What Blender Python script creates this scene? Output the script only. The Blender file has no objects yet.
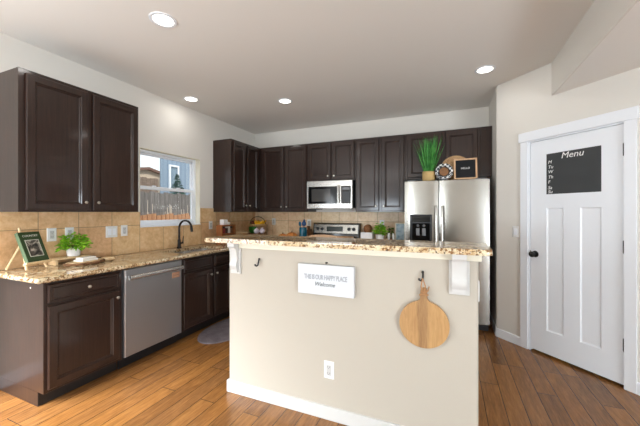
import bpy, bmesh, math, random
from mathutils import Matrix, Vector
random.seed(7)
S = bpy.context.scene
COL = S.collection
PI = math.pi

# ------------------------------------------------------------------ camera, sky, daylight, exposure
cam_d = bpy.data.cameras.new('camera')
cam_d.sensor_width = 36.0
cam_d.lens = 304.6 * 36.0 / 640.0
cam_d.shift_y = -0.0015
cam_d.clip_start = 0.05
cam = bpy.data.objects.new('camera', cam_d)
cam.location = (3.1935, 0.0, 1.365)
cam.rotation_euler = (PI / 2, 0, 0.3994)
COL.objects.link(cam)
S.camera = cam

S.view_settings.view_transform = 'Standard'
S.view_settings.look = 'None'
S.view_settings.exposure = -0.1
S.view_settings.gamma = 1.0
S.view_settings.use_curve_mapping = False

world = bpy.data.worlds.new('sky')
S.world = world
world.use_nodes = True
wn = world.node_tree.nodes
wl = world.node_tree.links
wtc = wn.new('ShaderNodeTexCoord')
wsep = wn.new('ShaderNodeSeparateXYZ')
wramp = wn.new('ShaderNodeValToRGB')
wramp.color_ramp.elements[0].position = 0.5
wramp.color_ramp.elements[0].color = (0.93, 0.96, 1.0, 1)
wramp.color_ramp.elements[1].position = 1.0
wramp.color_ramp.elements[1].color = (0.62, 0.78, 1.0, 1)
wl.new(wtc.outputs['Generated'], wsep.inputs[0])
wl.new(wsep.outputs['Z'], wramp.inputs[0])
wl.new(wramp.outputs[0], wn['Background'].inputs['Color'])
wn['Background'].inputs['Strength'].default_value = 1.5


def area_light(name, loc, rot, sx, sy, power, color, spread=180):
    d = bpy.data.lights.new(name, 'AREA')
    d.shape = 'RECTANGLE'
    d.size, d.size_y = sx, sy
    d.energy = power
    d.color = color
    d.spread = math.radians(spread)
    o = bpy.data.objects.new(name, d)
    o.location = loc
    o.rotation_euler = rot
    COL.objects.link(o)
    return o


# daylight sources: patio door, and added fill at rear, left and right
UPT = math.radians(55)
area_light('rear_fill_a', (.75, -3.99, 1.25), (PI / 2 + UPT, 0, 0), 1.3, 2.0, 195, (0.80, 0.91, 1.0))  # at the unseen rear window, tilted up to bounce fill off the ceiling
area_light('rear_fill_b', (5.65, -3.99, 1.45), (PI / 2 + UPT, 0, 0), 1.5, 1.6, 30, (0.80, 0.91, 1.0))  # second rear lamp, same upward tilt for ceiling-bounce fill
area_light('daylight_patio', (0.2, -0.1, 1.05), Vector((.42, 1.0, -1.0)).to_track_quat('-Z', 'Y').to_euler(), 1.5, 1.3, 48, (0.90, 0.95, 1.0), 75)
area_light('patio_fill', (0.02, -0.35, 1.3), (PI / 2 + math.radians(30), 0, -PI / 2), 1.3, 1.4, 42, (0.86, 0.94, 1.0))  # added in the patio opening to brighten the soffit face
area_light('right_fill', (6.48, -1.9, 1.15), (PI / 2 + math.radians(14), 0, PI / 2), 3.0, 1.6, 430, (0.80, 0.91, 1.0))  # added fill in front of the solid right wall, no window there
sun_d = bpy.data.lights.new('sun', 'SUN')
sun_d.energy = 3.2
sun_d.angle = 0.02
sun_d.color = (1.0, .95, .88)
sun = bpy.data.objects.new('sun', sun_d)
sun.rotation_euler = Vector((-.62, .25, -.78)).to_track_quat('-Z', 'Y').to_euler()
sun.location = (8, -4, 9)
COL.objects.link(sun)
LAMP_POWER = 1.55
LAMP_COLOR = (1.0, 0.98, 0.95)


# ------------------------------------------------------------------ materials
def lin(r, g, b):
    def f(c):
        c /= 255.0
        return c / 12.92 if c <= 0.04045 else ((c + 0.055) / 1.055) ** 2.4
    return (f(r), f(g), f(b), 1.0)


def mat(name, col=(.8, .8, .8, 1), rough=.5, metal=0.0, spec=0.5, coat=0.0, emit=None, estr=0.0):
    m = bpy.data.materials.new(name)
    m.use_nodes = True
    b = m.node_tree.nodes['Principled BSDF']
    b.inputs['Base Color'].default_value = col
    b.inputs['Roughness'].default_value = rough
    b.inputs['Metallic'].default_value = metal
    b.inputs['Specular IOR Level'].default_value = spec
    b.inputs['Coat Weight'].default_value = coat
    b.inputs['Coat Roughness'].default_value = 0.1
    if emit:
        b.inputs['Emission Color'].default_value = emit
        b.inputs['Emission Strength'].default_value = estr
    return m


def N(m, t):
    return m.node_tree.nodes.new(t)


def Lk(m, a, b):
    m.node_tree.links.new(a, b)


def bsdf(m):
    return m.node_tree.nodes['Principled BSDF']


def ramp(m, fac, stops):
    r = N(m, 'ShaderNodeValToRGB')
    e = r.color_ramp.elements
    while len(e) > 1:
        e.remove(e[-1])
    e[0].position, e[0].color = stops[0]
    for p, c in stops[1:]:
        n = e.new(p)
        n.color = c
    Lk(m, fac, r.inputs[0])
    return r.outputs[0]


def coords(m, scale=(1, 1, 1), kind='Object'):
    tc = N(m, 'ShaderNodeTexCoord')
    mp = N(m, 'ShaderNodeMapping')
    mp.inputs['Scale'].default_value = scale
    Lk(m, tc.outputs[kind], mp.inputs[0])
    return mp.outputs[0]


def noise(m, vec, scale=5, detail=4, rough=.55, dist=0):
    n = N(m, 'ShaderNodeTexNoise')
    n.inputs['Scale'].default_value = scale
    n.inputs['Detail'].default_value = detail
    n.inputs['Roughness'].default_value = rough
    n.inputs['Distortion'].default_value = dist
    Lk(m, vec, n.inputs['Vector'])
    return n.outputs['Fac']


def mix(m, fac, a, b, mode='MIX'):
    x = N(m, 'ShaderNodeMix')
    x.data_type = 'RGBA'
    x.blend_type = mode
    for sock, v in ((x.inputs[0], fac), (x.inputs[6], a), (x.inputs[7], b)):
        if hasattr(v, 'is_linked'):
            Lk(m, v, sock)
        else:
            sock.default_value = v
    return x.outputs[2]


def bump(m, h, strength=.2, dist=.01):
    b = N(m, 'ShaderNodeBump')
    b.inputs['Strength'].default_value = strength
    b.inputs['Distance'].default_value = dist
    Lk(m, h, b.inputs['Height'])
    Lk(m, b.outputs[0], bsdf(m).inputs['Normal'])


def paint(name, col, tex=.06, rough=.7):
    m = mat(name, col, rough, spec=.3)
    bump(m, noise(m, coords(m), 90, 3), tex, .004)
    return m


M = {}
M['wall'] = paint('wall_paint', lin(224, 219, 211))
M['ceiling'] = paint('ceiling_paint', lin(236, 232, 226), .12)
M['island_wall'] = paint('island_paint', lin(184, 176, 163), .08)
M['white'] = mat('white_paint', lin(240, 243, 248), .38)
M['trim_white'] = mat('trim_white', lin(204, 203, 200), .4)
M['cream'] = mat('cream_paint', lin(230, 224, 205), .5)
M['plate'] = mat('white_plastic', lin(228, 228, 226), .35)
M['receptacle'] = mat('receptacle', lin(196, 195, 192), .4)
M['slot'] = mat('slot_dark', lin(60, 58, 55), .6)


def cab_mat():
    m = mat('espresso_wood', rough=.36, spec=.25, coat=.45)
    v = coords(m, (22, 22, 1.3))
    n = noise(m, v, 3.0, 5, .6, .6)
    v2 = coords(m, (1.5, 1.5, .8))
    n2 = noise(m, v2, 2.0, 2)
    a = ramp(m, n, [(.3, lin(32, 21, 17)), (.7, lin(58, 39, 31))])
    c = mix(m, .35, a, ramp(m, n2, [(.3, lin(38, 26, 22)), (.7, lin(60, 42, 35))]))
    Lk(m, c, bsdf(m).inputs['Base Color'])
    bump(m, n, .08, .002)
    return m


M['cab'] = cab_mat()
M['toe'] = mat('toe_kick_black', lin(26, 21, 19), .5)


def granite():
    m = mat('granite', rough=.05, spec=.6)
    v = coords(m)
    n1 = noise(m, v, 46, 5, .65)
    n2 = noise(m, v, 110, 4, .6)
    n3 = noise(m, v, 14, 3)
    n4 = noise(m, v, 62, 3, .6, .4)
    base = ramp(m, n3, [(.38, lin(226, 210, 176)), (.62, lin(200, 170, 126))])
    c = mix(m, ramp(m, n1, [(.51, (0, 0, 0, 1)), (.56, (1, 1, 1, 1))]), base, lin(136, 98, 60))
    c = mix(m, ramp(m, n4, [(.60, (0, 0, 0, 1)), (.64, (1, 1, 1, 1))]), c, lin(66, 52, 42))
    c = mix(m, ramp(m, n2, [(.62, (0, 0, 0, 1)), (.66, (1, 1, 1, 1))]), c, lin(40, 34, 30))
    c = mix(m, ramp(m, n2, [(.32, (1, 1, 1, 1)), (.38, (0, 0, 0, 1))]), c, lin(238, 230, 212))
    Lk(m, c, bsdf(m).inputs['Base Color'])
    return m


M['granite'] = granite()


def tile(name, axis, off, k=0):
    m = mat(name, rough=.35)
    tc = N(m, 'ShaderNodeTexCoord')
    sp = N(m, 'ShaderNodeSeparateXYZ')
    cb = N(m, 'ShaderNodeCombineXYZ')
    Lk(m, tc.outputs['Object'], sp.inputs[0])
    a = N(m, 'ShaderNodeMath')
    a.operation = 'SUBTRACT'
    a.inputs[1].default_value = off
    Lk(m, sp.outputs[axis], a.inputs[0])
    z = N(m, 'ShaderNodeMath')
    z.operation = 'SUBTRACT'
    z.inputs[1].default_value = .914
    Lk(m, sp.outputs['Z'], z.inputs[0])
    Lk(m, a.outputs[0], cb.inputs[0])
    Lk(m, z.outputs[0], cb.inputs[1])
    br = N(m, 'ShaderNodeTexBrick')
    br.offset = 0
    br.squash = 1
    br.inputs['Scale'].default_value = 1
    br.inputs['Mortar Size'].default_value = .0028
    br.inputs['Mortar Smooth'].default_value = .3
    br.inputs['Brick Width'].default_value = .305
    br.inputs['Row Height'].default_value = .305
    br.inputs['Color1'].default_value = (.0, .0, .0, 1)
    br.inputs['Color2'].default_value = (1, 1, 1, 1)
    br.inputs['Mortar'].default_value = (.5, .5, .5, 1)
    Lk(m, cb.outputs[0], br.inputs['Vector'])
    n = noise(m, tc.outputs['Object'], 9, 6, .65, .5)
    n2 = noise(m, tc.outputs['Object'], 40, 4, .6)
    c = ramp(m, n, [(.3, lin(200 + k, 156 + 2 * k, 108 + 3 * k)), (.5, lin(224 + k, 184 + 2 * k, 136 + 3 * k)), (.72, lin(238 + k, 206 + 2 * k, 164 + 3 * k))])
    c = mix(m, .25, c, ramp(m, n2, [(.35, lin(188, 142, 94)), (.65, lin(238, 208, 166))]))
    c = mix(m, .12, c, br.outputs['Color'], 'OVERLAY')
    c = mix(m, br.outputs['Fac'], c, lin(150, 122, 88))
    Lk(m, c, bsdf(m).inputs['Base Color'])
    iv = N(m, 'ShaderNodeMath')
    iv.operation = 'SUBTRACT'
    iv.inputs[0].default_value = 1
    Lk(m, br.outputs['Fac'], iv.inputs[1])
    bump(m, iv.outputs[0], .5, .003)
    return m


M['tile_left'] = tile('travertine_tile_left', 'Y', 1.439 - .305 * 4)
M['tile_back'] = tile('travertine_tile_back', 'X', .989 - .305 * 6, 9)


def floor_mat():
    m = mat('hickory_planks', rough=.26, spec=.5)
    tc = N(m, 'ShaderNodeTexCoord')
    sp = N(m, 'ShaderNodeSeparateXYZ')
    cb = N(m, 'ShaderNodeCombineXYZ')
    Lk(m, tc.outputs['Object'], sp.inputs[0])
    Lk(m, sp.outputs['Y'], cb.inputs[0])
    Lk(m, sp.outputs['X'], cb.inputs[1])
    br = N(m, 'ShaderNodeTexBrick')
    br.offset = .37
    br.offset_frequency = 3
    br.squash = 1
    br.inputs['Scale'].default_value = 1
    br.inputs['Mortar Size'].default_value = .002
    br.inputs['Mortar Smooth'].default_value = .2
    br.inputs['Brick Width'].default_value = 1.05
    br.inputs['Row Height'].default_value = .127
    br.inputs['Color1'].default_value = (0, 0, 0, 1)
    br.inputs['Color2'].default_value = (1, 1, 1, 1)
    br.inputs['Mortar'].default_value = (.5, .5, .5, 1)
    Lk(m, cb.outputs[0], br.inputs['Vector'])
    # shift the grain from plank to plank
    ad = N(m, 'ShaderNodeVectorMath')
    ad.operation = 'MULTIPLY_ADD'
    ad.inputs[1].default_value = (9, 9, 9)
    Lk(m, br.outputs['Color'], ad.inputs[0])
    Lk(m, tc.outputs['Object'], ad.inputs[2])
    mp = N(m, 'ShaderNodeMapping')
    mp.inputs['Scale'].default_value = (14, 1.3, 1)
    Lk(m, ad.outputs[0], mp.inputs[0])
    g = noise(m, mp.outputs[0], 2.2, 6, .62, 1.2)
    g2 = noise(m, mp.outputs[0], 9, 4, .6, .4)
    c1 = ramp(m, br.outputs['Color'], [(0, lin(92, 62, 40)), (.3, lin(138, 94, 56)), (.6, lin(166, 116, 68)), (.8, lin(112, 80, 56)), (1, lin(146, 98, 54))])
    c2 = ramp(m, g, [(.28, lin(80, 52, 32)), (.5, lin(138, 94, 56)), (.72, lin(184, 132, 80))])
    c = mix(m, .5, c1, c2)
    c = mix(m, .18, c, ramp(m, g2, [(.35, lin(84, 52, 32)), (.65, lin(186, 138, 92))]))
    hs = N(m, 'ShaderNodeHueSaturation')
    hs.inputs['Saturation'].default_value = 1.06
    Lk(m, c, hs.inputs['Color'])
    c = mix(m, br.outputs['Fac'], hs.outputs[0], lin(44, 28, 18))
    Lk(m, c, bsdf(m).inputs['Base Color'])
    iv = N(m, 'ShaderNodeMath')
    iv.operation = 'SUBTRACT'
    iv.inputs[0].default_value = 1
    Lk(m, br.outputs['Fac'], iv.inputs[1])
    bump(m, iv.outputs[0], .5, .003)
    return m


M['floor'] = floor_mat()


def steel(name, col, rough, vertical):
    m = mat(name, col, rough, 1.0)
    v = coords(m, (220, 220, 1.5) if vertical else (1.2, 1.2, 320))
    n = noise(m, v, 2, 3)
    r = N(m, 'ShaderNodeMapRange')
    r.inputs[3].default_value = rough - .05
    r.inputs[4].default_value = rough + .07
    Lk(m, n, r.inputs[0])
    Lk(m, r.outputs[0], bsdf(m).inputs['Roughness'])
    return m


M['steel'] = steel('brushed_steel', lin(150, 146, 139), .23, False)
M['steel_v'] = steel('brushed_steel_dishwasher', lin(176, 176, 178), .32, True)
bsdf(M['steel_v']).inputs['Metallic'].default_value = .8
M['steel_bright'] = mat('polished_steel', lin(206, 203, 198), .26, .8)
M['nickel'] = mat('satin_nickel', lin(205, 200, 190), .28, 1.0)
M['black'] = mat('black_metal', lin(20, 19, 19), .4)
M['bronze'] = mat('dark_bronze', lin(36, 30, 27), .32, .6)
M['gloss_black'] = mat('black_glass', lin(12, 12, 13), .08)
M['screen'] = mat('smoked_window', lin(70, 68, 66), .12)
M['black_plastic'] = mat('black_plastic', lin(24, 24, 26), .35)
M['grey_plastic'] = mat('grey_plastic', lin(120, 120, 122), .4)
M['display'] = mat('display_dark', lin(32, 40, 34), .2)
M['dark_side'] = mat('appliance_side', lin(40, 40, 42), .5)


def wood(name, c0, c1, scale=(30, 30, 3), rough=.5):
    m = mat(name, rough=rough)
    n = noise(m, coords(m, scale), 2.0, 5, .6, .8)
    Lk(m, ramp(m, n, [(.3, c0), (.7, c1)]), bsdf(m).inputs['Base Color'])
    return m


M['pine'] = wood('pale_pine', lin(222, 186, 136), lin(240, 212, 168))
M['serving_wood'] = wood('serving_board_wood', lin(214, 176, 124), lin(240, 214, 172), (6, 30, 30))
M['bark'] = wood('bark', lin(70, 45, 28), lin(150, 105, 66), (40, 40, 40), .8)
M['board_light'] = wood('mango_wood_light', lin(196, 140, 84), lin(222, 172, 114), (30, 30, 3))
M['frame_wood'] = wood('frame_wood', lin(196, 152, 112), lin(222, 184, 146))
M['rack_wood'] = wood('rack_wood', lin(132, 74, 36), lin(172, 106, 56))
M['acacia'] = wood('acacia', lin(100, 62, 36), lin(140, 92, 56))


def round_board():
    m = mat('mango_wood', rough=.5)
    v = coords(m)
    sp = N(m, 'ShaderNodeSeparateXYZ')
    Lk(m, v, sp.inputs[0])
    wob = noise(m, coords(m, (4, 4, 1.2)), 3, 3)
    ma = N(m, 'ShaderNodeMath')
    ma.operation = 'MULTIPLY_ADD'
    ma.inputs[1].default_value = .05
    Lk(m, wob, ma.inputs[0])
    Lk(m, sp.outputs['X'], ma.inputs[2])
    mr = N(m, 'ShaderNodeMapRange')
    mr.inputs[1].default_value = -.12
    mr.inputs[2].default_value = .17
    Lk(m, ma.outputs[0], mr.inputs[0])
    st = ramp(m, mr.outputs[0], [(0, lin(184, 142, 92)), (.36, lin(178, 134, 86)), (.40, lin(142, 104, 66)), (.55, lin(150, 112, 74)), (.62, lin(188, 146, 94)), (1, lin(184, 140, 88))])
    g = noise(m, coords(m, (36, 36, 4)), 2.2, 5, .6, 1.0)
    c = mix(m, .35, st, ramp(m, g, [(.3, lin(128, 90, 54)), (.7, lin(202, 164, 112))]))
    Lk(m, c, bsdf(m).inputs['Base Color'])
    return m


M['round_board'] = round_board()
M['leather'] = mat('leather_cord', lin(172, 126, 84), .7)


def foliage(name, a, b, sc=30):
    m = mat(name, rough=.5, spec=.3)
    n = noise(m, coords(m), sc, 3)
    Lk(m, ramp(m, n, [(.35, a), (.65, b)]), bsdf(m).inputs['Base Color'])
    return m


M['leaf'] = foliage('fresh_leaf', lin(92, 160, 26), lin(172, 220, 66))
M['leaf_dark'] = foliage('dark_leaf', lin(40, 86, 24), lin(92, 138, 48))
M['leaf_grass'] = foliage('grass_blade', lin(30, 112, 44), lin(98, 180, 84), 14)
M['conifer'] = foliage('conifer', lin(60, 104, 88), lin(96, 138, 116), 6)


def woven(name, a, b, sc):
    m = mat(name, rough=.75)
    v = coords(m)
    c = N(m, 'ShaderNodeTexChecker')
    c.inputs['Scale'].default_value = sc
    Lk(m, v, c.inputs['Vector'])
    n = noise(m, v, 60, 3)
    cc = mix(m, c.outputs['Fac'], a, b)
    cc = mix(m, .35, cc, ramp(m, n, [(.3, a), (.7, b)]))
    Lk(m, cc, bsdf(m).inputs['Base Color'])
    bump(m, c.outputs['Fac'], .4, .004)
    return m


M['basket'] = woven('seagrass', lin(176, 140, 84), lin(222, 190, 132), 90)
M['rattan'] = woven('rattan', lin(168, 126, 84), lin(222, 184, 138), 70)
M['wicker'] = woven('brown_wicker', lin(110, 72, 44), lin(170, 124, 84), 110)


def gingham():
    m = mat('gingham', rough=.8)
    c = N(m, 'ShaderNodeTexChecker')
    c.inputs['Scale'].default_value = 38
    c.inputs['Color1'].default_value = lin(238, 238, 236)
    c.inputs['Color2'].default_value = lin(70, 72, 78)
    Lk(m, coords(m), c.inputs['Vector'])
    Lk(m, c.outputs['Color'], bsdf(m).inputs['Base Color'])
    return m


M['gingham'] = gingham()
M['felt'] = mat('black_felt', lin(24, 24, 27), .85)
M['chalk'] = mat('chalkboard_paint', lin(58, 60, 61), .65)
M['chalk_ink'] = mat('chalk_ink', lin(240, 240, 238), .8)
M['sign_face'] = mat('sign_white', lin(208, 211, 215), .55)
M['ink_grey'] = mat('ink_grey', lin(158, 161, 166), .7)
M['ink_dark'] = mat('ink_dark', lin(112, 116, 116), .7)
M['copper'] = mat('copper_plate', lin(206, 160, 130), .4, .3)
M['copper_dark'] = mat('copper_dark', lin(120, 80, 60), .5)
M['book_green'] = mat('green_cloth', lin(52, 72, 40), .55)
M['book_spine'] = mat('green_spine', lin(92, 112, 78), .55)
M['paper'] = mat('paper', lin(232, 226, 208), .8)
M['ink_cream'] = mat('ink_cream', lin(222, 220, 206), .7)


def photo_print(name, stops, sc):
    m = mat(name, rough=.5)
    n = noise(m, coords(m), sc, 3, .5, .6)
    Lk(m, ramp(m, n, stops), bsdf(m).inputs['Base Color'])
    return m


M['print'] = photo_print('cover_picture', [(.35, lin(28, 26, 24)), (.5, lin(92, 84, 74)), (.62, lin(200, 190, 176))], 22)
M['blue_print'] = photo_print('blue_picture', [(.3, lin(122, 152, 170)), (.5, lin(168, 192, 204)), (.7, lin(200, 214, 220))], 14)
M['rug'] = mat('grey_rug', rough=.95, spec=.1)
_n = noise(M['rug'], coords(M['rug']), 120, 4, .7)
_n2 = noise(M['rug'], coords(M['rug']), 9, 3)
Lk(M['rug'], mix(M['rug'], .5, ramp(M['rug'], _n, [(.35, lin(86, 77, 79)), (.65, lin(138, 127, 130))]), ramp(M['rug'], _n2, [(.35, lin(94, 86, 89)), (.65, lin(128, 118, 122))])), bsdf(M['rug']).inputs['Base Color'])
bump(M['rug'], _n, .6, .006)
M['ceramic'] = mat('white_ceramic', lin(236, 232, 230), .3)
M['linen'] = paint('white_linen', lin(240, 234, 224), .3, .9)
M['green_bowl'] = mat('green_bowl', lin(36, 118, 34), .3)
M['teal'] = mat('teal_glaze', lin(16, 92, 116), .25)
M['teal_dark'] = mat('navy_silicone', lin(22, 62, 108), .5)
M['teal_cloth'] = mat('teal_silicone', lin(20, 96, 128), .5)
M['orange_gourd'] = mat('orange_gourd', lin(222, 140, 70), .45)
M['banana'] = mat('banana_skin', lin(246, 184, 24), .5)
M['garlic'] = mat('garlic_skin', lin(226, 216, 230), .6)
M['apple'] = mat('red_brown_apple', lin(120, 60, 36), .4)
M['wire'] = mat('dark_wire', lin(44, 36, 30), .5, .5)
M['jar_red'] = mat('spice_red', lin(140, 40, 36), .3)
M['jar_lid'] = mat('jar_lid', lin(228, 224, 214), .4)
M['jar_dark'] = mat('spice_dark', lin(60, 42, 34), .3)
M['clear'] = mat('frosted_glass', lin(214, 212, 206), .15)
M['bread'] = woven('brown_bread', lin(104, 62, 34), lin(160, 108, 66), 60)
M['lens'] = mat('lamp_lens', lin(255, 250, 240), .4, emit=(1, .95, .86, 1), estr=5.0)
M['siding'] = mat('blue_siding', lin(136, 152, 170), .7)
_w = N(M['siding'], 'ShaderNodeTexWave')
_w.bands_direction = 'Y'
_w.inputs['Scale'].default_value = 1.6
Lk(M['siding'], coords(M['siding']), _w.inputs['Vector'])
Lk(M['siding'], ramp(M['siding'], _w.outputs['Fac'], [(.0, lin(118, 136, 156)), (.2, lin(138, 155, 172)), (1, lin(138, 155, 172))]), bsdf(M['siding']).inputs['Base Color'])
M['tan_stucco'] = mat('tan_stucco', lin(222, 200, 176), .8)
M['roof'] = mat('brown_roof', lin(136, 104, 90), .8)
M['grey_fence'] = wood('weathered_boards', lin(92, 86, 82), lin(132, 126, 122), (14, 14, 1), .85)
M['brown_fence'] = wood('brown_boards', lin(112, 94, 82), lin(144, 124, 110), (3, 3, 14), .85)
M['cedar'] = wood('cedar_boards', lin(150, 100, 66), lin(196, 146, 106), (14, 14, 2), .8)
M['ground'] = mat('dry_ground', lin(150, 136, 116), .9)
M['stem'] = mat('dry_stem', lin(200, 186, 170), .8)


def glass():
    m = bpy.data.materials.new('window_glass')
    m.use_nodes = True
    nt = m.node_tree
    for n in list(nt.nodes):
        nt.nodes.remove(n)
    o = nt.nodes.new('ShaderNodeOutputMaterial')
    t = nt.nodes.new('ShaderNodeBsdfTransparent')
    t.inputs[0].default_value = (.95, .97, .97, 1)
    g = nt.nodes.new('ShaderNodeBsdfGlossy')
    g.inputs['Roughness'].default_value = .02
    x = nt.nodes.new('ShaderNodeMixShader')
    x.inputs[0].default_value = .05
    nt.links.new(t.outputs[0], x.inputs[1])
    nt.links.new(g.outputs[0], x.inputs[2])
    nt.links.new(x.outputs[0], o.inputs[0])
    return m


M['glass'] = glass()


# ------------------------------------------------------------------ mesh helpers
class MB:
    """collects shapes, in world metres (through the frame T), for one mesh"""
    def __init__(self, T=None):
        self.bm = bmesh.new()
        self.T = T or Matrix.Identity(4)

    def _add(self, bm2):
        bm2.transform(self.T)
        me = bpy.data.meshes.new('tmp')
        bm2.to_mesh(me)
        bm2.free()
        self.bm.from_mesh(me)
        bpy.data.meshes.remove(me)
        return self

    def box(self, x0, x1, y0, y1, z0, z1, bev=0.0, seg=2, R=None):
        b = bmesh.new()
        bmesh.ops.create_cube(b, size=1)
        bmesh.ops.scale(b, vec=(x1 - x0, y1 - y0, z1 - z0), verts=b.verts)
        if bev > 0:
            bmesh.ops.bevel(b, geom=list(b.edges), offset=bev, segments=seg, affect='EDGES', profile=.5)
        if R is not None:
            b.transform(R)
        bmesh.ops.translate(b, vec=((x0 + x1) / 2, (y0 + y1) / 2, (z0 + z1) / 2), verts=b.verts)
        return self._add(b)

    def rings(self, loops, cap0=True, cap1=True):
        b = bmesh.new()
        vs = [[b.verts.new(p) for p in lp] for lp in loops]
        n = len(vs[0])
        for a, c in zip(vs, vs[1:]):
            for i in range(n):
                b.faces.new((a[i], a[(i + 1) % n], c[(i + 1) % n], c[i]))
        if cap0:
            b.faces.new(list(reversed(vs[0])))
        if cap1:
            b.faces.new(vs[-1])
        return self._add(b)

    def panel(self, u0, u1, z0, z1, prof):
        """rectangular profile ladder in the frame x=u, y=-w (w out of the face), z; prof = [(inset, w)]"""
        lo = []
        for ins, w in prof:
            lo.append([(u0 + ins, -w, z0 + ins), (u1 - ins, -w, z0 + ins), (u1 - ins, -w, z1 - ins), (u0 + ins, -w, z1 - ins)])
        return self.rings(lo)

    def lathe(self, prof, c=(0, 0, 0), axis='Z', seg=24, closed=False):
        lo = []
        for r, h in prof:
            r = max(r, 1e-4)
            lp = []
            for i in range(seg):
                a = 2 * PI * i / seg
                p = (r * math.cos(a), r * math.sin(a), h)
                if axis == 'X':
                    p = (p[2], p[0], p[1])
                elif axis == 'Y':
                    p = (p[1], p[2], p[0])
                elif axis == '-Y':
                    p = (p[0], -p[2], p[1])
                lp.append((p[0] + c[0], p[1] + c[1], p[2] + c[2]))
            lo.append(lp)
        return self.rings(lo)

    def tube(self, pts, r, seg=10, closed=False):
        pts = [Vector(p) for p in pts]
        n = len(pts)
        rr = r if isinstance(r, (list, tuple)) else [r] * n
        lo = []
        up = Vector((0.13, 0.31, 0.94)).normalized()
        prev = None
        for i, p in enumerate(pts):
            if closed:
                t = (pts[(i + 1) % n] - pts[i - 1]).normalized()
            else:
                t = (pts[min(i + 1, n - 1)] - pts[max(i - 1, 0)]).normalized()
            if prev is None:
                a = t.cross(up).normalized()
            else:
                a = (prev - t * prev.dot(t)).normalized()
            prev = a
            b = t.cross(a)
            lo.append([tuple(p + (a * math.cos(2 * PI * k / seg) + b * math.sin(2 * PI * k / seg)) * rr[i]) for k in range(seg)])
        if closed:
            lo.append(lo[0])
            return self.rings(lo, False, False)
        return self.rings(lo)

    def ball(self, c, r, s=(1, 1, 1), seg=16, rot=None):
        b = bmesh.new()
        bmesh.ops.create_uvsphere(b, u_segments=seg, v_segments=max(6, seg // 2), radius=r)
        bmesh.ops.scale(b, vec=s, verts=b.verts)
        if rot:
            b.transform(rot)
        bmesh.ops.translate(b, vec=c, verts=b.verts)
        return self._add(b)

    def prism(self, poly, h0, h1, axis='Z', bev=0):
        """extrude a 2-D outline; axis Z: (x,y); axis Y: (x,z); axis X: (y,z)"""
        def P(p, h):
            return (p[0], p[1], h) if axis == 'Z' else ((p[0], h, p[1]) if axis == 'Y' else (h, p[0], p[1]))
        b = bmesh.new()
        lo = [b.verts.new(P(p, h0)) for p in poly]
        hi = [b.verts.new(P(p, h1)) for p in poly]
        n = len(poly)
        for i in range(n):
            b.faces.new((lo[i], lo[(i + 1) % n], hi[(i + 1) % n], hi[i]))
        f0 = b.faces.new(list(reversed(lo)))
        f1 = b.faces.new(hi)
        if bev:
            es = set(f0.edges) | set(f1.edges)
            bmesh.ops.bevel(b, geom=list(es), offset=bev, segments=2, affect='EDGES', profile=.5)
        return self._add(b)

    def quad(self, pts):
        b = bmesh.new()
        b.faces.new([b.verts.new(p) for p in pts])
        return self._add(b)

    def blade(self, base, d, side, L, w, droop, seg=4, base_w=.5):
        """a curved tapering leaf strip"""
        b = bmesh.new()
        base, d, side = Vector(base), Vector(d).normalized(), Vector(side).normalized()
        rows = []
        for i in range(seg + 1):
            t = i / seg
            p = base + d * (L * t) + Vector((0, 0, -droop * t * t))
            ww = w * (base_w + (1 - base_w) * math.sin(PI * min(t * 1.3, 1) * .5)) * (1 - t ** 3) + .0003
            rows.append((b.verts.new(p - side * ww), b.verts.new(p + side * ww)))
        for a, c in zip(rows, rows[1:]):
            b.faces.new((a[0], a[1], c[1], c[0]))
        return self._add(b)


WM = {}


def finish(bm, ang=38):
    bmesh.ops.recalc_face_normals(bm, faces=bm.faces)
    for f in bm.faces:
        f.smooth = True
    ca = math.radians(ang)
    for e in bm.edges:
        e.smooth = not (len(e.link_faces) == 2 and e.calc_face_angle(0) > ca)


def props(o, label=None, cat=None, group=None, kind=None):
    if label:
        o['label'] = label
    if cat:
        o['category'] = cat
    if group:
        o['group'] = group
    if kind:
        o['kind'] = kind
    return o


def weight(o):
    w_ = o.modifiers.new('weighted_normal', 'WEIGHTED_NORMAL')
    w_.keep_sharp = True
    w_.weight = 90


def obj(name, mb, m, parent=None, label=None, cat=None, group=None, kind=None, recalc=True):
    me = bpy.data.meshes.new(name)
    W = WM[parent.name] if parent else Matrix.Identity(4)
    mb.bm.transform(W.inverted())
    if recalc:
        finish(mb.bm, 24 if name in ('door', 'drawer', 'body', 'door_1', 'trim_1', 'board', 'fridge_door', 'plate') else 38)
    mb.bm.to_mesh(me)
    mb.bm.free()
    me.materials.append(M[m] if isinstance(m, str) else m)
    o = bpy.data.objects.new(name, me)
    COL.objects.link(o)
    WM[o.name] = W
    if len(o.data.polygons) < 400:
        weight(o)
    if parent:
        o.parent = parent
    return props(o, label, cat, group, kind)


def single(name, mb, m, base, label, cat, group=None):
    """a thing that is one mesh, origin at its base"""
    me = bpy.data.meshes.new(name)
    W = Matrix.Translation(base)
    mb.bm.transform(W.inverted())
    finish(mb.bm)
    mb.bm.to_mesh(me)
    mb.bm.free()
    me.materials.append(M[m])
    o = bpy.data.objects.new(name, me)
    o.location = base
    COL.objects.link(o)
    if len(me.polygons) < 400:
        weight(o)
    WM[o.name] = W
    return props(o, label, cat, group)


def thing(name, loc, label, cat, group=None, rz=0.0):
    o = bpy.data.objects.new(name, None)
    o.location = loc
    o.rotation_euler = (0, 0, rz)
    o.empty_display_size = .1
    COL.objects.link(o)
    WM[o.name] = Matrix.Translation(loc) @ Matrix.Rotation(rz, 4, 'Z')
    return props(o, label, cat, group)


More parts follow.
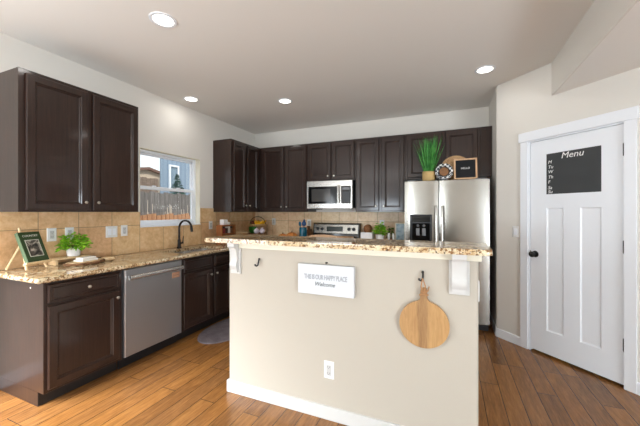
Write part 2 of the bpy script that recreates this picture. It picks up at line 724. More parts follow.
def text(name, body, m, parent, frame, size, depth=.0008, shear=0.0, align='CENTER', space=1.0, bold=0.0):
    """lettering as a thin mesh; frame maps text x,y,z(out) to world"""
    cu = bpy.data.curves.new('t', 'FONT')
    cu.body = body
    cu.size = size
    cu.extrude = depth
    cu.shear = shear
    cu.offset = bold
    cu.align_x = align
    cu.align_y = 'CENTER'
    cu.space_character = space
    cu.resolution_u = 3
    t = bpy.data.objects.new('t', cu)
    COL.objects.link(t)
    bpy.context.view_layer.update()
    me = bpy.data.meshes.new_from_object(t.evaluated_get(bpy.context.evaluated_depsgraph_get()))
    bpy.data.objects.remove(t)
    bpy.data.curves.remove(cu)
    mb = MB()
    mb.bm.from_mesh(me)
    bpy.data.meshes.remove(me)
    mb.bm.transform(frame)
    return obj(name, mb, m, parent)


def frame(o, u, w):
    """local x = u, local y = -w (into the face), local z = up"""
    u, w = Vector(u).normalized(), Vector(w).normalized()
    z = Vector((0, 0, 1))
    R = Matrix((u, -w, z)).transposed().to_4x4()
    return Matrix.Translation(o) @ R


def tframe(o, u, up, w):
    R = Matrix((Vector(u).normalized(), Vector(up).normalized(), Vector(w).normalized())).transposed().to_4x4()
    return Matrix.Translation(o) @ R


F_LEFT = lambda x: frame((x, 0, 0), (0, 1, 0), (1, 0, 0))     # u = world Y
F_BACK = lambda y: frame((0, y, 0), (1, 0, 0), (0, -1, 0))    # u = world X
XD, YD = 3.684, 3.849
Q = math.sqrt(.5)
F_DIAG = frame((XD, YD, 0), (Q, -Q, 0), (-Q, -Q, 0))          # u = distance along the pantry wall

# ------------------------------------------------------------------ room
CZ, LZ, BX = 2.756, 2.447, 4.078
YB = 4.57


def st(name, mb, m, label, cat='wall', parent=None):
    return obj(name, mb, m, parent, label, cat, None, 'structure')


st('floor', MB().box(-.15, 6.6, -4.1, 4.7, -.1, 0), 'floor', 'brown hickory plank floor running towards the range wall', 'floor')
st('ceiling', MB().box(-.15, BX + .06, -4.1, 4.7, CZ, CZ + .1), 'ceiling', 'pale beige kitchen ceiling with recessed lights', 'ceiling')
st('ceiling', MB().box(BX + .012, 6.6, -4.1, 4.7, LZ, LZ + .1), 'ceiling', 'lower beige ceiling beyond the dropped edge at right', 'ceiling')
st('wall_soffit', MB().box(BX, BX + .0119, -4.0, 3.60, LZ, CZ), 'wall', 'vertical drop of the ceiling edge at upper right')
w = MB()
wy0, wy1, wz0, wz1 = 2.36, 3.262, 1.192, 2.095
w.box(-.15, 0, .88, wy0, 0, CZ).box(-.15, 0, wy1, 4.7, 0, CZ)
w.box(-.15, 0, wy0, wy1, 0, wz0).box(-.15, 0, wy0, wy1, wz1, CZ)
w.box(-.15, 0, -4.1, -1.08, 0, CZ).box(-.15, 0, -1.08, .88, 2.15, CZ)
st('wall_left', w, 'wall', 'beige wall at left with the window over the sink')
st('wall_back', MB().box(0, 6.6, YB, YB + .12, 0, CZ), 'wall', 'beige wall behind the range and refrigerator')
st('wall_return', MB().box(XD, XD + .1, YD + .03, YB, 0, CZ, .0), 'wall', 'short wall beside the refrigerator')
d = MB(F_DIAG)
DT0, DT1, DZ = .345, 1.097, 2.066
d.box(0, DT0, 0, .1, 0, CZ).box(DT1, 1.6, 0, .1, 0, CZ).box(DT0, DT1, 0, .1, DZ, CZ)
st('wall_pantry', d, 'wall', 'angled beige wall holding the white pantry door')
ex, ey = XD + 1.6 * Q, YD - 1.6 * Q
st('wall_far_right', MB().box(ex, 6.6, ey, ey + .1, 0, CZ), 'wall', 'wall beyond the pantry out of view')
st('wall_right', MB().box(6.5, 6.6, -4.1, YB, 0, CZ), 'wall', 'right hand wall out of view')
w = MB()
w.box(-.15, .1, -4.1, -4.0, 0, CZ).box(1.4, 4.9, -4.1, -4.0, 0, CZ).box(6.4, 6.6, -4.1, -4.0, 0, CZ)
w.box(.1, 1.4, -4.1, -4.0, 2.25, CZ).box(.1, 1.4, -4.1, -4.0, 0, .25)
w.box(4.9, 6.4, -4.1, -4.0, 2.25, CZ).box(4.9, 6.4, -4.1, -4.0, 0, .65)
st('wall_rear', w, 'wall', 'rear wall with large windows behind the viewer')

# tile
t = MB()
t.box(0, .012, 1.165, 2.36, .914, 1.3655).box(0, .012, 2.36, 3.262, .914, wz0 - .0).box(0, .012, 3.262, 3.515, .914, 1.42).box(0, .012, 3.515, YB, .914, 1.3655)
st('wall_tile_left', t, 'tile_left', 'tan stone tile backsplash under the window', 'backsplash')
st('wall_tile_back', MB().box(.012, 2.66, YB - .012, YB, .914, 1.3655), 'tile_back', 'tan stone tile backsplash behind the range', 'backsplash')

# baseboards
PR = [(0, 0), (0, .012), (.003, .015)]


def baseboard(T, u0, u1, h=.09, th=.014):
    b = MB(T)
    b.prism([(0, 0), (-th, 0), (-th, h - .012), (-.006, h), (0, h)], u0, u1, 'X')
    return b


st('baseboard_pantry', baseboard(F_DIAG, .0, .272), 'white', 'white baseboard between refrigerator and pantry door', 'baseboard')
st('baseboard_pantry', baseboard(F_DIAG, 1.153, 1.6), 'white', 'white baseboard right of pantry door', 'baseboard')
st('baseboard_return', baseboard(frame((XD, YB, 0), (0, -1, 0), (-1, 0, 0)), 0, YB - YD - .002), 'white', 'white baseboard in gap beside the refrigerator', 'baseboard')
st('baseboard_left', baseboard(F_LEFT(0), .88, 1.19), 'white', 'white baseboard at far left beside the end cabinet', 'baseboard')

# pantry door casing, door
c = MB(F_DIAG)
c.box(.272, .345, -.018, 0, 0, 2.066, .003).box(1.082, 1.155, -.018, 0, 0, 2.066, .003)
c.box(.258, 1.168, -.026, 0, 2.066, 2.158, .003)
c.box(.345, .357, -.0, .1, 0, 2.066).box(1.085, 1.097, -.0, .1, 0, 2.066).box(.357, 1.085, 0, .1, 2.054, 2.066)
st('trim_1', c, 'white', 'white flat casing around the pantry door', 'trim')
a0, a1, z0, z1 = .361, 1.082, .022, 2.05


def craftsman_door():
    b = MB(F_DIAG)
    y0, y1 = .006, .041
    px = [a0, .508, .653, .781, .931, a1]
    # stiles and rails
    b.box(a0, .508, y0, y1, z0, z1).box(.931, a1, y0, y1, z0, z1)
    b.box(.508, .931, y0, y1, z0, .24).box(.508, .931, y0, y1, 1.405, 1.532).box(.508, .931, y0, y1, 1.913, z1)
    b.box(.653, .781, y0, y1, .24, 1.405)
    # sunk panels with sloped sticking
    for u0, u1, q0, q1 in ((.508, .653, .24, 1.405), (.781, .931, .24, 1.405), (.508, .931, 1.532, 1.913)):
        b.panel(u0, u1, q0, q1, [(0, -y1 + .004), (0, -y0 - .001), (.009, -y0 - .009), (.012, -y0 - .010)])
    return b


door = st('door_1', craftsman_door(), 'white', 'white craftsman pantry door with a menu chalkboard panel', 'door')
cb = obj('chalkboard', MB(F_DIAG).box(.509, .930, .006, .0155, 1.533, 1.912), 'chalk', door, 'dark grey chalkboard panel')


def dpt(t, z, w=0.0):
    return Vector((XD + t * Q - w * Q, YD - t * Q - w * Q, z))


def dtext(body, t, z, size, shear=.25, align='CENTER'):
    text('lettering', body, 'chalk_ink', cb, tframe(dpt(t, z, -.0052), (Q, -Q, 0), (0, 0, 1), (-Q, -Q, 0)), size, .0009, shear, align)


dtext('Menu', .72, 1.876, .078, .22)
for k, s_ in enumerate(('M', 'Tu', 'W', 'Th', 'F', 'Sa', 'Su')):
    dtext(s_, .522, (1.832, 1.786, 1.741, 1.692, 1.646, 1.592, 1.554)[k], .041, .2, 'LEFT')
kb = MB(F_DIAG)
kb.lathe([(.0, 0), (.030, 0), (.032, .004), (.030, .009), (.014, .012), (.011, .020), (.011, .034), (.022, .040), (.028, .050), (.027, .060), (.018, .067), (.0, .069)], (.408, .006, .955), '-Y', 24)
kn = obj('door_knob', kb, 'black', door, 'black round door knob')
obj('latch_plate', MB(F_DIAG).box(.358, .3615, -.001, .02, .925, .985), 'black', door)
for hz in (1.85, 1.094, .334):
    hb = MB(F_DIAG)
    hb.tube([(1.0835, -.006, hz - .05), (1.0835, -.006, hz + .05)], .0085, 10)
    hb.box(1.068, 1.083, .002, .0058, hz - .048, hz + .048)
    obj('hinge', hb, 'black', door, 'black door hinge')

# window over the sink
win = thing('window_1', (-.1, 2.8, wz0), 'white single-hung window over the sink', 'window')
win['kind'] = 'structure'
f = MB()
fx0, fx1 = -.14, -.075
f.box(fx0, fx1, wy0, wy0 + .035, wz0, wz1, .003).box(fx0, fx1, wy1 - .035, wy1, wz0, wz1, .003)
f.box(fx0, fx1, wy0 + .03, wy1 - .03, wz1 - .035, wz1, .003).box(fx0, fx1, wy0 + .03, wy1 - .03, wz0, wz0 + .035, .003)
obj('frame', f, 'white', win)
s = MB()
lz1, ly0, ly1 = 1.672, wy0 + .035, wy1 - .035
s.box(-.11, -.08, ly0, ly0 + .032, wz0 + .035, lz1, .003).box(-.11, -.08, ly1 - .032, ly1, wz0 + .035, lz1, .003)
s.box(-.11, -.08, ly0 + .03, ly1 - .03, wz0 + .035, wz0 + .075, .003).box(-.11, -.078, ly0 + .03, ly1 - .03, lz1 - .04, lz1, .003)
sa = obj('lower_sash', s, 'white', win)
obj('pane', MB().box(-.097, -.094, ly0 + .03, ly1 - .03, wz0 + .07, lz1 - .035), 'glass', sa)
s = MB()
s.box(-.138, -.112, ly0, ly0 + .02, lz1 - .03, wz1 - .035).box(-.138, -.112, ly1 - .02, ly1, lz1 - .03, wz1 - .035)
s.box(-.138, -.112, ly0, ly1, lz1 - .03, lz1).box(-.138, -.112, ly0, ly1, wz1 - .055, wz1 - .035)
sb = obj('upper_sash', s, 'white', win)
obj('pane', MB().box(-.127, -.124, ly0 + .015, ly1 - .015, lz1 - .005, wz1 - .05), 'glass', sb)
for yy in (2.62, 2.98):
    obj('sash_lock', MB().box(-.105, -.085, yy - .025, yy + .025, lz1, lz1 + .012, .003), 'white', win)
c = MB()
c.box(-.075, .003, wy1 - .006, wy1 + .001, wz0, wz1).box(-.075, .003, wy0 - .001, wy0 + .006, wz0, wz1)
c.box(-.075, .003, wy0 + .006, wy1 - .006, wz1 - .006, wz1 + .001)
st('trim_2', c, 'cream', 'cream painted returns around the sink window', 'trim')
st('trim_3', MB().box(-.075, .016, wy0, wy1, wz0 - .001, wz0 + .012, .003), 'white', 'white sill under the sink window', 'trim')

# ------------------------------------------------------------------ island half wall, bar
IX0, IX1, IY0, IY1 = 1.648, 3.345, 1.872, 2.00
iw = MB()
r_ = .014
pts = []
for cx_, cy_, a_ in ((IX1 - r_, IY1 - r_, 0), (IX0 + r_, IY1 - r_, 90), (IX0 + r_, IY0 + r_, 180), (IX1 - r_, IY0 + r_, 270)):
    for k in range(5):
        aa = math.radians(a_ + k * 22.5)
        pts.append((cx_ + r_ * math.cos(aa), cy_ + r_ * math.sin(aa)))
iw.prism(pts, 0, 1.137)
st('wall_island', iw, 'island_wall', 'cream half wall of the kitchen island under the granite bar')
bb = MB()
bb.box(IX0 - .012, IX1 + .012, IY0 - .012, IY1 + .012, 0, .088, .004)
st('baseboard_island', bb, 'trim_white', 'white baseboard wrapping the foot of the island', 'baseboard')
tr = MB()
tr.box(IX0 - .006, IX1 + .014, IY0 - .012, IY1 + .0, 1.095, 1.137, .003)
st('trim_4', tr, 'cream', 'cream ledger strip under the bar top', 'trim')

bar_T = .034
b = MB()
bx0, bx1, by0, by1 = 1.478, 3.405, 1.78, 2.19
pl = []
rc = .03
for cx_, cy_, a_ in ((bx1 - rc, by1 - rc, 0), (bx0 + rc, by1 - rc, 90), (bx0 + rc, by0 + rc, 180), (bx1 - rc, by0 + rc, 270)):
    for k in range(6):
        aa = math.radians(a_ + k * 18)
        pl.append((cx_ + rc * math.cos(aa), cy_ + rc * math.sin(aa)))
b.prism(pl, 1.138, 1.17, 'Z', .009)
single('bar_countertop', b, 'granite', (2.5, 1.95, 1.138), 'raised speckled granite bar top on the cream island wall', 'countertop')


def corbel(x0, x1, label):
    root = thing('corbel', ((x0 + x1) / 2, IY0, .91), label, 'corbel', 'corbels under the bar')
    y = IY0 - .0125
    back = MB().box(x0 - .012, x1 + .012, y - .0, y + .012, .905, 1.10, .002)
    back = MB().box(x0 - .010, x1 + .010, y - .002, y + .0118, .905, 1.0945, .002)
    obj('back_plate', back, 'trim_white', root)
    prof = [(0, 1.1365), (-.074, 1.1365), (-.074, 1.112)]
    for k in range(9):     # concave then convex sweep
        tt = k / 8
        prof.append((-.068 + .040 * math.sin(tt * PI / 2), 1.106 - .085 * (1 - math.cos(tt * PI / 2)) - .02 * tt))
    for k in range(1, 9):
        tt = k / 8
        prof.append((-.028 - .014 * math.sin(tt * PI), 1.001 - .058 * tt))
    prof += [(-.022, .936), (-.022, .918), (0, .918)]
    bk = MB()
    bk.prism([(y - .002 + p[0] * .72, p[1]) for p in prof], x0 + .006, x1 - .006, 'X')
    obj('bracket', bk, 'trim_white', root)


corbel(1.685, 1.755, 'white scrolled corbel under left end of granite bar')
corbel(3.205, 3.29, 'white scrolled corbel under right end of granite bar')

# sign on island
sg = thing('wall_sign', (2.45, IY0, .82), 'white rectangular wooden sign with grey lettering on the island', 'sign')
FY = IY0
b = MB().box(2.258, 2.648, FY - .038, FY - .002, .823, 1.02, .003)
obj('board', b, 'sign_face', sg)
text('lettering', 'THIS IS OUR HAPPY PLACE', 'ink_grey', sg, tframe((2.455, FY - .0385, .937), (1, 0, 0), (0, 0, 1), (0, -1, 0)) @ Matrix.Diagonal((.62, 1, 1, 1)), .044, .0006, 0, 'CENTER', .92, .0012)
text('lettering', 'Welcome', 'ink_dark', sg, tframe((2.45, FY - .0385, .893), (1, 0, 0), (0, 0, 1), (0, -1, 0)), .036, .0006, .35, 'CENTER', 1.0, .0008)
obj('hanger', MB().tube([(2.45, FY - .004, 1.018), (2.45, FY - .012, 1.035), (2.46, FY - .004, 1.03)], .004, 8), 'black', sg)


def hook(x, z, label):
    h = MB()
    h.ball((x, FY - .008, z + .02), .008, (1, .8, 1.2), 10)
    h.tube([(x, FY - .004, z + .022), (x + .002, FY - .016, z + .012), (x + .002, FY - .022, z - .004), (x, FY - .024, z - .018), (x - .008, FY - .030, z - .026), (x - .016, FY - .034, z - .022), (x - .018, FY - .034, z - .012)], [.005, .0055, .006, .006, .006, .006, .007], 8)
    return single('wall_hook', h, 'black', (x, FY, z), label, 'hook', 'black hooks on the island')


hook(1.928, 1.002, 'empty black wall hook near left corbel of the island')
hook(3.055, .995, 'black hook holding the round wooden cutting board')

# round cutting board
cbd = thing('cutting_board', (3.062, FY - .02, .59), 'round striped wood cutting board hanging on the island', 'cutting board')
cx_, cz_, R_ = 3.062, .718, .137
ol = []
a_start = 0
for k in range(49):
    aa = PI / 2 + .16 + (2 * PI - .32) * k / 48
    ol.append((cx_ + R_ * math.cos(aa) * 1.0, cz_ + R_ * .99 * math.sin(aa)))
ol += [(cx_ + .020, .868), (cx_ + .018, .890), (cx_ + .020, .915), (cx_ + .012, .928), (cx_ - .004, .930), (cx_ - .016, .922), (cx_ - .020, .895), (cx_ - .020, .868)]
b = MB().prism(ol, FY - .028, FY - .006, 'Y', .004)
obj('board', b, 'round_board', cbd)
lc = MB()
lc.tube([(cx_ - .004, FY - .030, .905), (cx_ - .014, FY - .033, .935), (cx_ - .010, FY - .032, .965), (cx_ - .006, FY - .03, .985), (cx_ - .002, FY - .028, .972), (cx_ + .010, FY - .032, .94), (cx_ + .002, FY - .031, .905)], .0035, 8)
lc.tube([(cx_ - .024, FY - .032, .888), (cx_, FY - .034, .895), (cx_ + .026, FY - .032, .89)], .005, 8)
lc.tube([(cx_ - .018, FY - .032, .91), (cx_ + .004, FY - .034, .902), (cx_ + .024, FY - .032, .915), (cx_ + .03, FY - .031, .94)], .0035, 8)
obj('leather_cord', lc, 'leather', cbd, 'tan leather cord')


# outlets and switches
def plate(T, u, z, kind, label, gang=1, name=None):
    o_ = T @ Vector((u, 0, z))
    root = thing('outlet_plate' if kind == 'outlet' else 'switch_plate', o_, label, 'outlet' if kind == 'outlet' else 'light switch', 'outlet and switch plates')
    hw = .035 + .023 * (gang - 1)
    b = MB(T)
    b.panel(u - hw, u + hw, z - .0575, z + .0575, [(0, 0.0005), (0, .003), (.004, .006)])
    obj('plate', b, 'plate', root)
    for g in range(gang):
        uc = u + (g - (gang - 1) / 2) * .046
        if kind == 'outlet':
            r = MB(T).box(uc - .0165, uc + .0165, -.0085, -.0055, z - .034, z + .034, .001)
            rc_ = obj('receptacle', r, 'receptacle', root)
            for dz in (-.02, .02):
                for q in ((-.008, -.0055, -.002, .007), (.0055, .008, -.002, .007), (-.002, .002, -.010, -.006)):
                    obj('slot', MB(T).box(uc + q[0], uc + q[1], -.009, -.0083, z + dz + q[2], z + dz + q[3]), 'slot', rc_)
        else:
            r = MB(T)
            r.prism([(-.0055, z - .033), (-.0075, z - .033), (-.011, z + .033), (-.0055, z + .033)], uc - .0165, uc + .0165, 'X')
            obj('rocker', r, 'white', root)
    return root


FT = F_LEFT(.012)
plate(FT, 1.533, 1.168, 'outlet', 'white outlet plate between the green book and potted plant')
plate(FT, 1.668, 1.168, 'outlet', 'white outlet plate half hidden behind the potted plant')
plate(FT, 2.045, 1.163, 'switch', 'wide white double switch plate under the near wall cabinet', 2)
plate(FT, 2.176, 1.168, 'outlet', 'narrow white outlet plate closest left of the window')
plate(FT, 3.455, 1.175, 'outlet', 'white outlet plate just right of the sink window')
FB_ = F_BACK(YB - .012)
plate(FB_, .40, 1.20, 'outlet', 'white outlet plate behind the fruit stand')
plate(FB_, 1.075, 1.185, 'outlet', 'white outlet plate beside the teal utensils')
plate(FB_, 2.275, 1.19, 'outlet', 'white outlet plate above the leafy counter plant')
plate(frame((0, IY0, 0), (1, 0, 0), (0, -1, 0)), 2.469, .326, 'outlet', 'white outlet plate low on the island wall')
plate(F_DIAG, .214, 1.163, 'switch', 'white switch plate left of the pantry door')
plate(frame((IX1, 0, 0), (0, 1, 0), (1, 0, 0)), 1.93, .925, 'outlet', 'white outlet plate on right end of the island')


# ------------------------------------------------------------------ cabinets
DOOR = [(.002, 0.0005), (.002, .006), (0, .007), (0, .020), (.005, .025), (.050, .025), (.055, .017), (.061, .0165), (.066, .009), (.074, .007)]
DRAWER = [(.002, 0.0005), (.002, .006), (0, .007), (0, .020), (.005, .025), (.015, .025), (.019, .019), (.025, .019), (.029, .0235)]


def knob_mb(T, u, z, w=.0245):
    return MB(T).lathe([(.0, 0), (.0055, 0), (.005, .010), (.009, .014), (.0128, .018), (.0128, .022), (.009, .026), (.0, .027)], (u, -w, z), '-Y', 16)


def add_door(T, u0, u1, z0, z1, root, knob=None, drawer=False):
    dr = obj('drawer' if drawer else 'door', MB(T).panel(u0, u1, z0, z1, DRAWER if drawer else DOOR), 'cab', root)
    if knob:
        obj('knob', knob_mb(T, knob[0], knob[1]), 'nickel', dr, 'small nickel knob')
    return dr


def face_frame(T, u0, u1, z0, z1, depth, mb, stiles=()):
    """box carcass behind a face frame"""
    mb.T = T
    mb.box(u0, u1, 0, depth, z0, z1, .0015, 1)
    return mb


def wall_cab(T, u0, u1, z0, z1, depth, doors, label, extra=None):
    o_ = T @ Vector(((u0 + u1) / 2, 0, z0))
    root = thing('wall_cabinet', o_, label, 'cabinet', 'dark wall cabinets')
    obj('body', MB(T).box(u0, u1, 0, depth, z0, z1, .0015, 1), 'cab', root)
    for q in doors:
        add_door(T, q[0], q[1], q[2], q[3], root, q[4] if len(q) > 4 else None)
    return root


ZB, ZT = 1.366, 2.416
d0, d1 = ZB + .015, ZT - .03
UL = F_LEFT(.33)
UB = F_BACK(4.24)
wall_cab(UL, 1.178, 2.104, ZB, ZT, .329, [(1.216, 1.632, d0, d1, (1.606, 1.447)), (1.672, 2.085, d0, d1, (1.705, 1.447))],
         'dark brown two-door wall cabinet nearest the camera, left of window')
wall_cab(UL, 3.516, 4.565, ZB, ZT, .329, [(3.552, 3.845, d0, d1, (3.815, 1.463)), (3.880, 4.165, d0, d1, (3.912, 1.463))],
         'dark brown corner wall cabinet right of the sink window')
wall_cab(UB, .331, 1.199, ZB, ZT, .329, [(.385, .785, d0, d1, (.752, 1.447)), (.815, 1.180, d0, d1, (.848, 1.447))],
         'dark brown two-door wall cabinet between corner and microwave')
wall_cab(UB, 1.20, 1.96, 1.83, ZT, .329, [(1.217, 1.585, 1.845, d1, (1.545, 1.90)), (1.608, 1.943, 1.845, d1, (1.64, 1.90))],
         'short dark brown wall cabinet above the microwave')
wall_cab(UB, 1.961, 2.655, ZB, ZT, .329, [(1.978, 2.30, d0, d1, (2.262, 1.447)), (2.335, 2.64, d0, d1, (2.372, 1.447))],
         'dark brown two-door wall cabinet between microwave and refrigerator')
rt = wall_cab(UB, 2.656, 3.56, 1.80, ZT, .329, [(2.685, 3.115, 1.825, d1), (3.158, 3.525, 1.825, d1)],
              'wide dark brown wall cabinet above the refrigerator')
obj('filler_panel', MB(UB).box(3.5605, 3.682, -.004, .02, 1.80, ZT, .0015, 1), 'cab', rt)

BF = F_LEFT(.61)


def toe_body(T, u0, u1, depth, end0=False, end1=False):
    b = MB(T)
    b.box(u0, u1, 0, depth, .10, .8795, .0015, 1)
    b.box(u0 + (0 if end0 else 0), u1, .07, depth, 0.001, .1)
    return b


r = thing('base_cabinet', (.3, 1.47, 0), 'dark brown base cabinet with one drawer at left counter end', 'cabinet', 'dark base cabinets')
obj('body', toe_body(BF, 1.197, 1.747, .609), 'cab', r)
obj('toe_kick', MB(BF).box(1.198, 1.747, .066, .0705, 0.002, .099), 'toe', r)
add_door(BF, 1.217, 1.712, .125, .705, r, (1.688, .65))
add_door(BF, 1.217, 1.712, .727, .858, r, (1.470, .792), True)
obj('screw_cap', MB().lathe([(0, -.002), (.006, -.002), (.006, .001), (0, .0015)], (.45, 1.1965, .825), '-Y', 10), 'plate', r)

# sink base (hollow)
r = thing('base_cabinet', (.3, 2.78, 0), 'dark brown two-door base cabinet under the sink', 'cabinet', 'dark base cabinets')
b = MB(BF)
b.box(2.368, 2.386, .02, .609, .10, .8795).box(3.18, 3.198, .02, .609, .10, .8795).box(2.386, 3.18, .02, .609, .10, .118).box(2.386, 3.18, .595, .609, .118, .8795)
b.box(2.368, 3.198, 0, .02, .10, .8795, .0015, 1)
b.box(2.368, 3.198, .07, .609, .001, .1)
obj('body', b, 'cab', r)
obj('toe_kick', MB(BF).box(2.368, 3.197, .066, .0705, 0.002, .099), 'toe', r)
add_door(BF, 2.395, 2.808, .125, .705, r, (2.782, .64))
add_door(BF, 2.848, 3.17, .125, .705, r, (2.876, .64))
add_door(BF, 2.395, 2.808, .727, .858, r, None, True)
add_door(BF, 2.848, 3.17, .727, .858, r, None, True)
r = thing('base_cabinet', (.3, 3.9, 0), 'dark brown corner base cabinet past the sink, partly hidden by island', 'cabinet', 'dark base cabinets')
obj('body', toe_body(BF, 3.2, 4.565, .609), 'cab', r)
add_door(BF, 3.22, 3.64, .125, .705, r, (3.25, .64))
add_door(BF, 3.22, 3.64, .727, .858, r, (3.43, .792), True)
BB = F_BACK(3.95)
r = thing('base_cabinet', (.9, 4.2, 0), 'dark brown base cabinet left of the range, hidden behind island', 'cabinet', 'dark base cabinets')
obj('body', toe_body(BB, .6105, 1.196, .618), 'cab', r)
add_door(BB, .67, 1.178, .125, .705, r, (1.15, .64))
add_door(BB, .67, 1.178, .727, .858, r, (.92, .792), True)
r = thing('base_cabinet', (2.3, 4.2, 0), 'dark brown base cabinet between range and refrigerator', 'cabinet', 'dark base cabinets')
obj('body', toe_body(BB, 1.966, 2.66, .618), 'cab', r)
add_door(BB, 1.985, 2.64, .125, .705, r, (2.02, .64))
add_door(BB, 1.985, 2.64, .727, .858, r, (2.31, .792), True)

# ------------------------------------------------------------------ counter, sink, faucet
sx0, sx1, sy0, sy1 = .16, .555, 2.47, 3.155
c = MB()
zt0, zt1 = .880, .914
cy0 = 1.148
bm = bmesh.new()
outer = [(.0125, cy0), (.655, cy0), (.655, 3.90), (1.197, 3.90), (1.197, YB - .0125), (.0125, YB - .0125)]
# slab with a hole for the bowls: strips
c.box(.0125, .655, cy0, sy0, zt0, zt1).box(.0125, sx0, sy0, sy1, zt0, zt1).box(sx1, .655, sy0, sy1, zt0, zt1)
c.box(.0125, .655, sy1, YB - .0125, zt0, zt1).box(.655, 1.197, 3.90, YB - .0125, zt0, zt1)
bmesh.ops.remove_doubles(c.bm, verts=c.bm.verts, dist=1e-4)
# rounded nosing along the visible edges
c.tube([(.650, cy0 + .003, .897), (.650, 3.90, .897)], .0172, 12)
c.tube([(.0125, cy0 + .003, .897), (.650, cy0 + .003, .897)], .0172, 12)
c.ball((.650, cy0 + .003, .897), .0172, seg=12)
single('countertop', c, 'granite', (.3, 2.8, .88), 'long beige granite countertop along the left wall', 'countertop')
c = MB().box(1.965, 2.663, 3.90, YB - .0125, zt0, zt1, .008, 3)
single('countertop', c, 'granite', (2.3, 4.2, .88), 'short beige granite countertop between range and refrigerator', 'countertop')

sk = thing('sink', (.36, 2.81, .70), 'stainless double bowl undermount sink below the window', 'sink')


def bowl(y0, y1):
    b = MB()
    def rr(x0, x1, y0, y1, r, z):
        out = []
        for a, bq, s in ((x1 - r, y1 - r, 0), (x0 + r, y1 - r, 90), (x0 + r, y0 + r, 180), (x1 - r, y0 + r, 270)):
            for k in range(5):
                t = math.radians(s + 22.5 * k)
                out.append((a + r * math.cos(t), bq + r * math.sin(t), z))
        return out
    b.rings([rr(sx0 - .012, sx1 + .012, y0 - .008, y1 + .008, .03, .8790), rr(sx0 + .004, sx1 - .004, y0 + .004, y1 - .004, .04, .8785), rr(sx0 + .01, sx1 - .01, y0 + .01, y1 - .01, .045, .73), rr(sx0 + .04, sx1 - .04, y0 + .04, y1 - .04, .05, .705)], False, True)
    o = obj('bowl', b, 'steel_bright', sk)
    obj('drain', MB().lathe([(.0, .004), (.03, .003), (.042, .001), (.044, -.004)], ((sx0 + sx1) / 2, (y0 + y1) / 2, .706), 'Z', 18), 'nickel', o)


bowl(sy0 + .004, 2.84)
bowl(2.862, sy1 - .004)
obj('divider', MB().box(sx0 + .002, sx1 - .002, 2.8405, 2.8615, .84, .8788, .004), 'steel_bright', sk)

fa = thing('faucet', (.085, 2.83, .914), 'dark bronze gooseneck faucet behind the sink', 'faucet')
obj('base', MB().lathe([(.0, .001), (.028, .001), (.027, .012), (.021, .02), (.019, .06), (.019, .10), (.013, .115), (.0, .116)], (.085, 2.83, .914), 'Z', 20), 'bronze', fa)
pts = [(.085, 2.83, 1.02), (.085, 2.83, 1.12), (.085, 2.83, 1.165)]
for k in range(1, 11):
    aa = PI - PI * .93 * k / 10
    pts.append((.085 + .095 + .095 * math.cos(aa), 2.83 + .012 * k / 10, 1.165 + .095 * math.sin(aa)))
obj('spout', MB().tube(pts, .0125, 12), 'bronze', fa)
e_ = Vector(pts[-1])
obj('spray_head', MB().tube([e_ + Vector((-.001, 0, .01)), e_ + Vector((.003, 0, -.02)), e_ + Vector((.008, .002, -.065))], [.0145, .0165, .015], 12), 'bronze', fa)
h = MB()
h.tube([(.085, 2.848, .972), (.085, 2.888, .975)], [.012, .011], 10)
h.tube([(.085, 2.884, .972), (.085, 2.889, 1.01), (.088, 2.893, 1.06)], [.008, .006, .005], 10)
obj('handle', h, 'bronze', fa)

# ------------------------------------------------------------------ dishwasher
dw = thing('dishwasher', (.3, 2.057, 0), 'stainless steel dishwasher under the left counter', 'dishwasher')
DF = F_LEFT(.612)
obj('tub', MB(DF).box(1.753, 2.362, .004, .56, .10, .875), 'dark_side', dw)
obj('toe_panel', MB(DF).box(1.753, 2.362, .055, .07, .002, .099), 'black_plastic', dw)
dd = obj('door', MB(DF).panel(1.756, 2.359, .112, .868, [(0, -.003), (0, .020), (.005, .026), (.012, .027)]), 'steel_v', dw)
h = MB(DF)
h.tube([(1.775, -.060, .797), (2.34, -.060, .797)], .021, 16)
for u in (1.80, 2.315):
    h.tube([(u, -.024, .800), (u, -.062, .800)], .009, 10)
obj('handle', h, 'steel_bright', dd, 'bright bar handle')
mg = single('magnet', MB(DF).box(2.235, 2.325, -.034, -.0278, .700, .756, .002), 'copper', (.64, 2.28, .70), 'small copper-coloured magnet sign on the dishwasher door', 'magnet')
text('lettering', 'CLEAN', 'copper_dark', mg, tframe((.6462, 2.28, .728), (0, 1, 0), (0, 0, 1), (1, 0, 0)), .024, .0004)

# ------------------------------------------------------------------ range
rg = thing('range', (1.58, 4.2, 0), 'stainless electric range with black cooktop beneath the microwave', 'range')
RX0, RX1 = 1.202, 1.958
obj('body', MB().box(RX0, RX1, 3.955, 4.548, .012, .898), 'dark_side', rg)
obj('cooktop', MB().box(RX0, RX1, 3.925, 4.548, .8985, .918, .004), 'gloss_black', rg)
dr = obj('oven_door', MB(F_BACK(3.955)).panel(RX0 + .006, RX1 - .006, .22, .80, [(0, .001), (0, .022), (.006, .028), (.09, .028)]), 'steel', rg)
obj('oven_window', MB(F_BACK(3.926)).box(RX0 + .11, RX1 - .11, -.002, .004, .36, .66), 'gloss_black', dr)
h = MB(F_BACK(3.927))
h.tube([(RX0 + .05, -.05, .755), (RX1 - .05, -.05, .755)], .012, 12)
for u in (RX0 + .09, RX1 - .09):
    h.tube([(u, 0, .755), (u, -.05, .755)], .009, 8)
obj('handle', h, 'steel_bright', dr)
obj('drawer', MB(F_BACK(3.955)).panel(RX0 + .006, RX1 - .006, .05, .205, [(0, .001), (0, .022), (.006, .028)]), 'steel', rg)
obj('front_panel', MB(F_BACK(3.955)).box(RX0 + .004, RX1 - .004, -.026, -.001, .81, .896, .003), 'steel', rg)
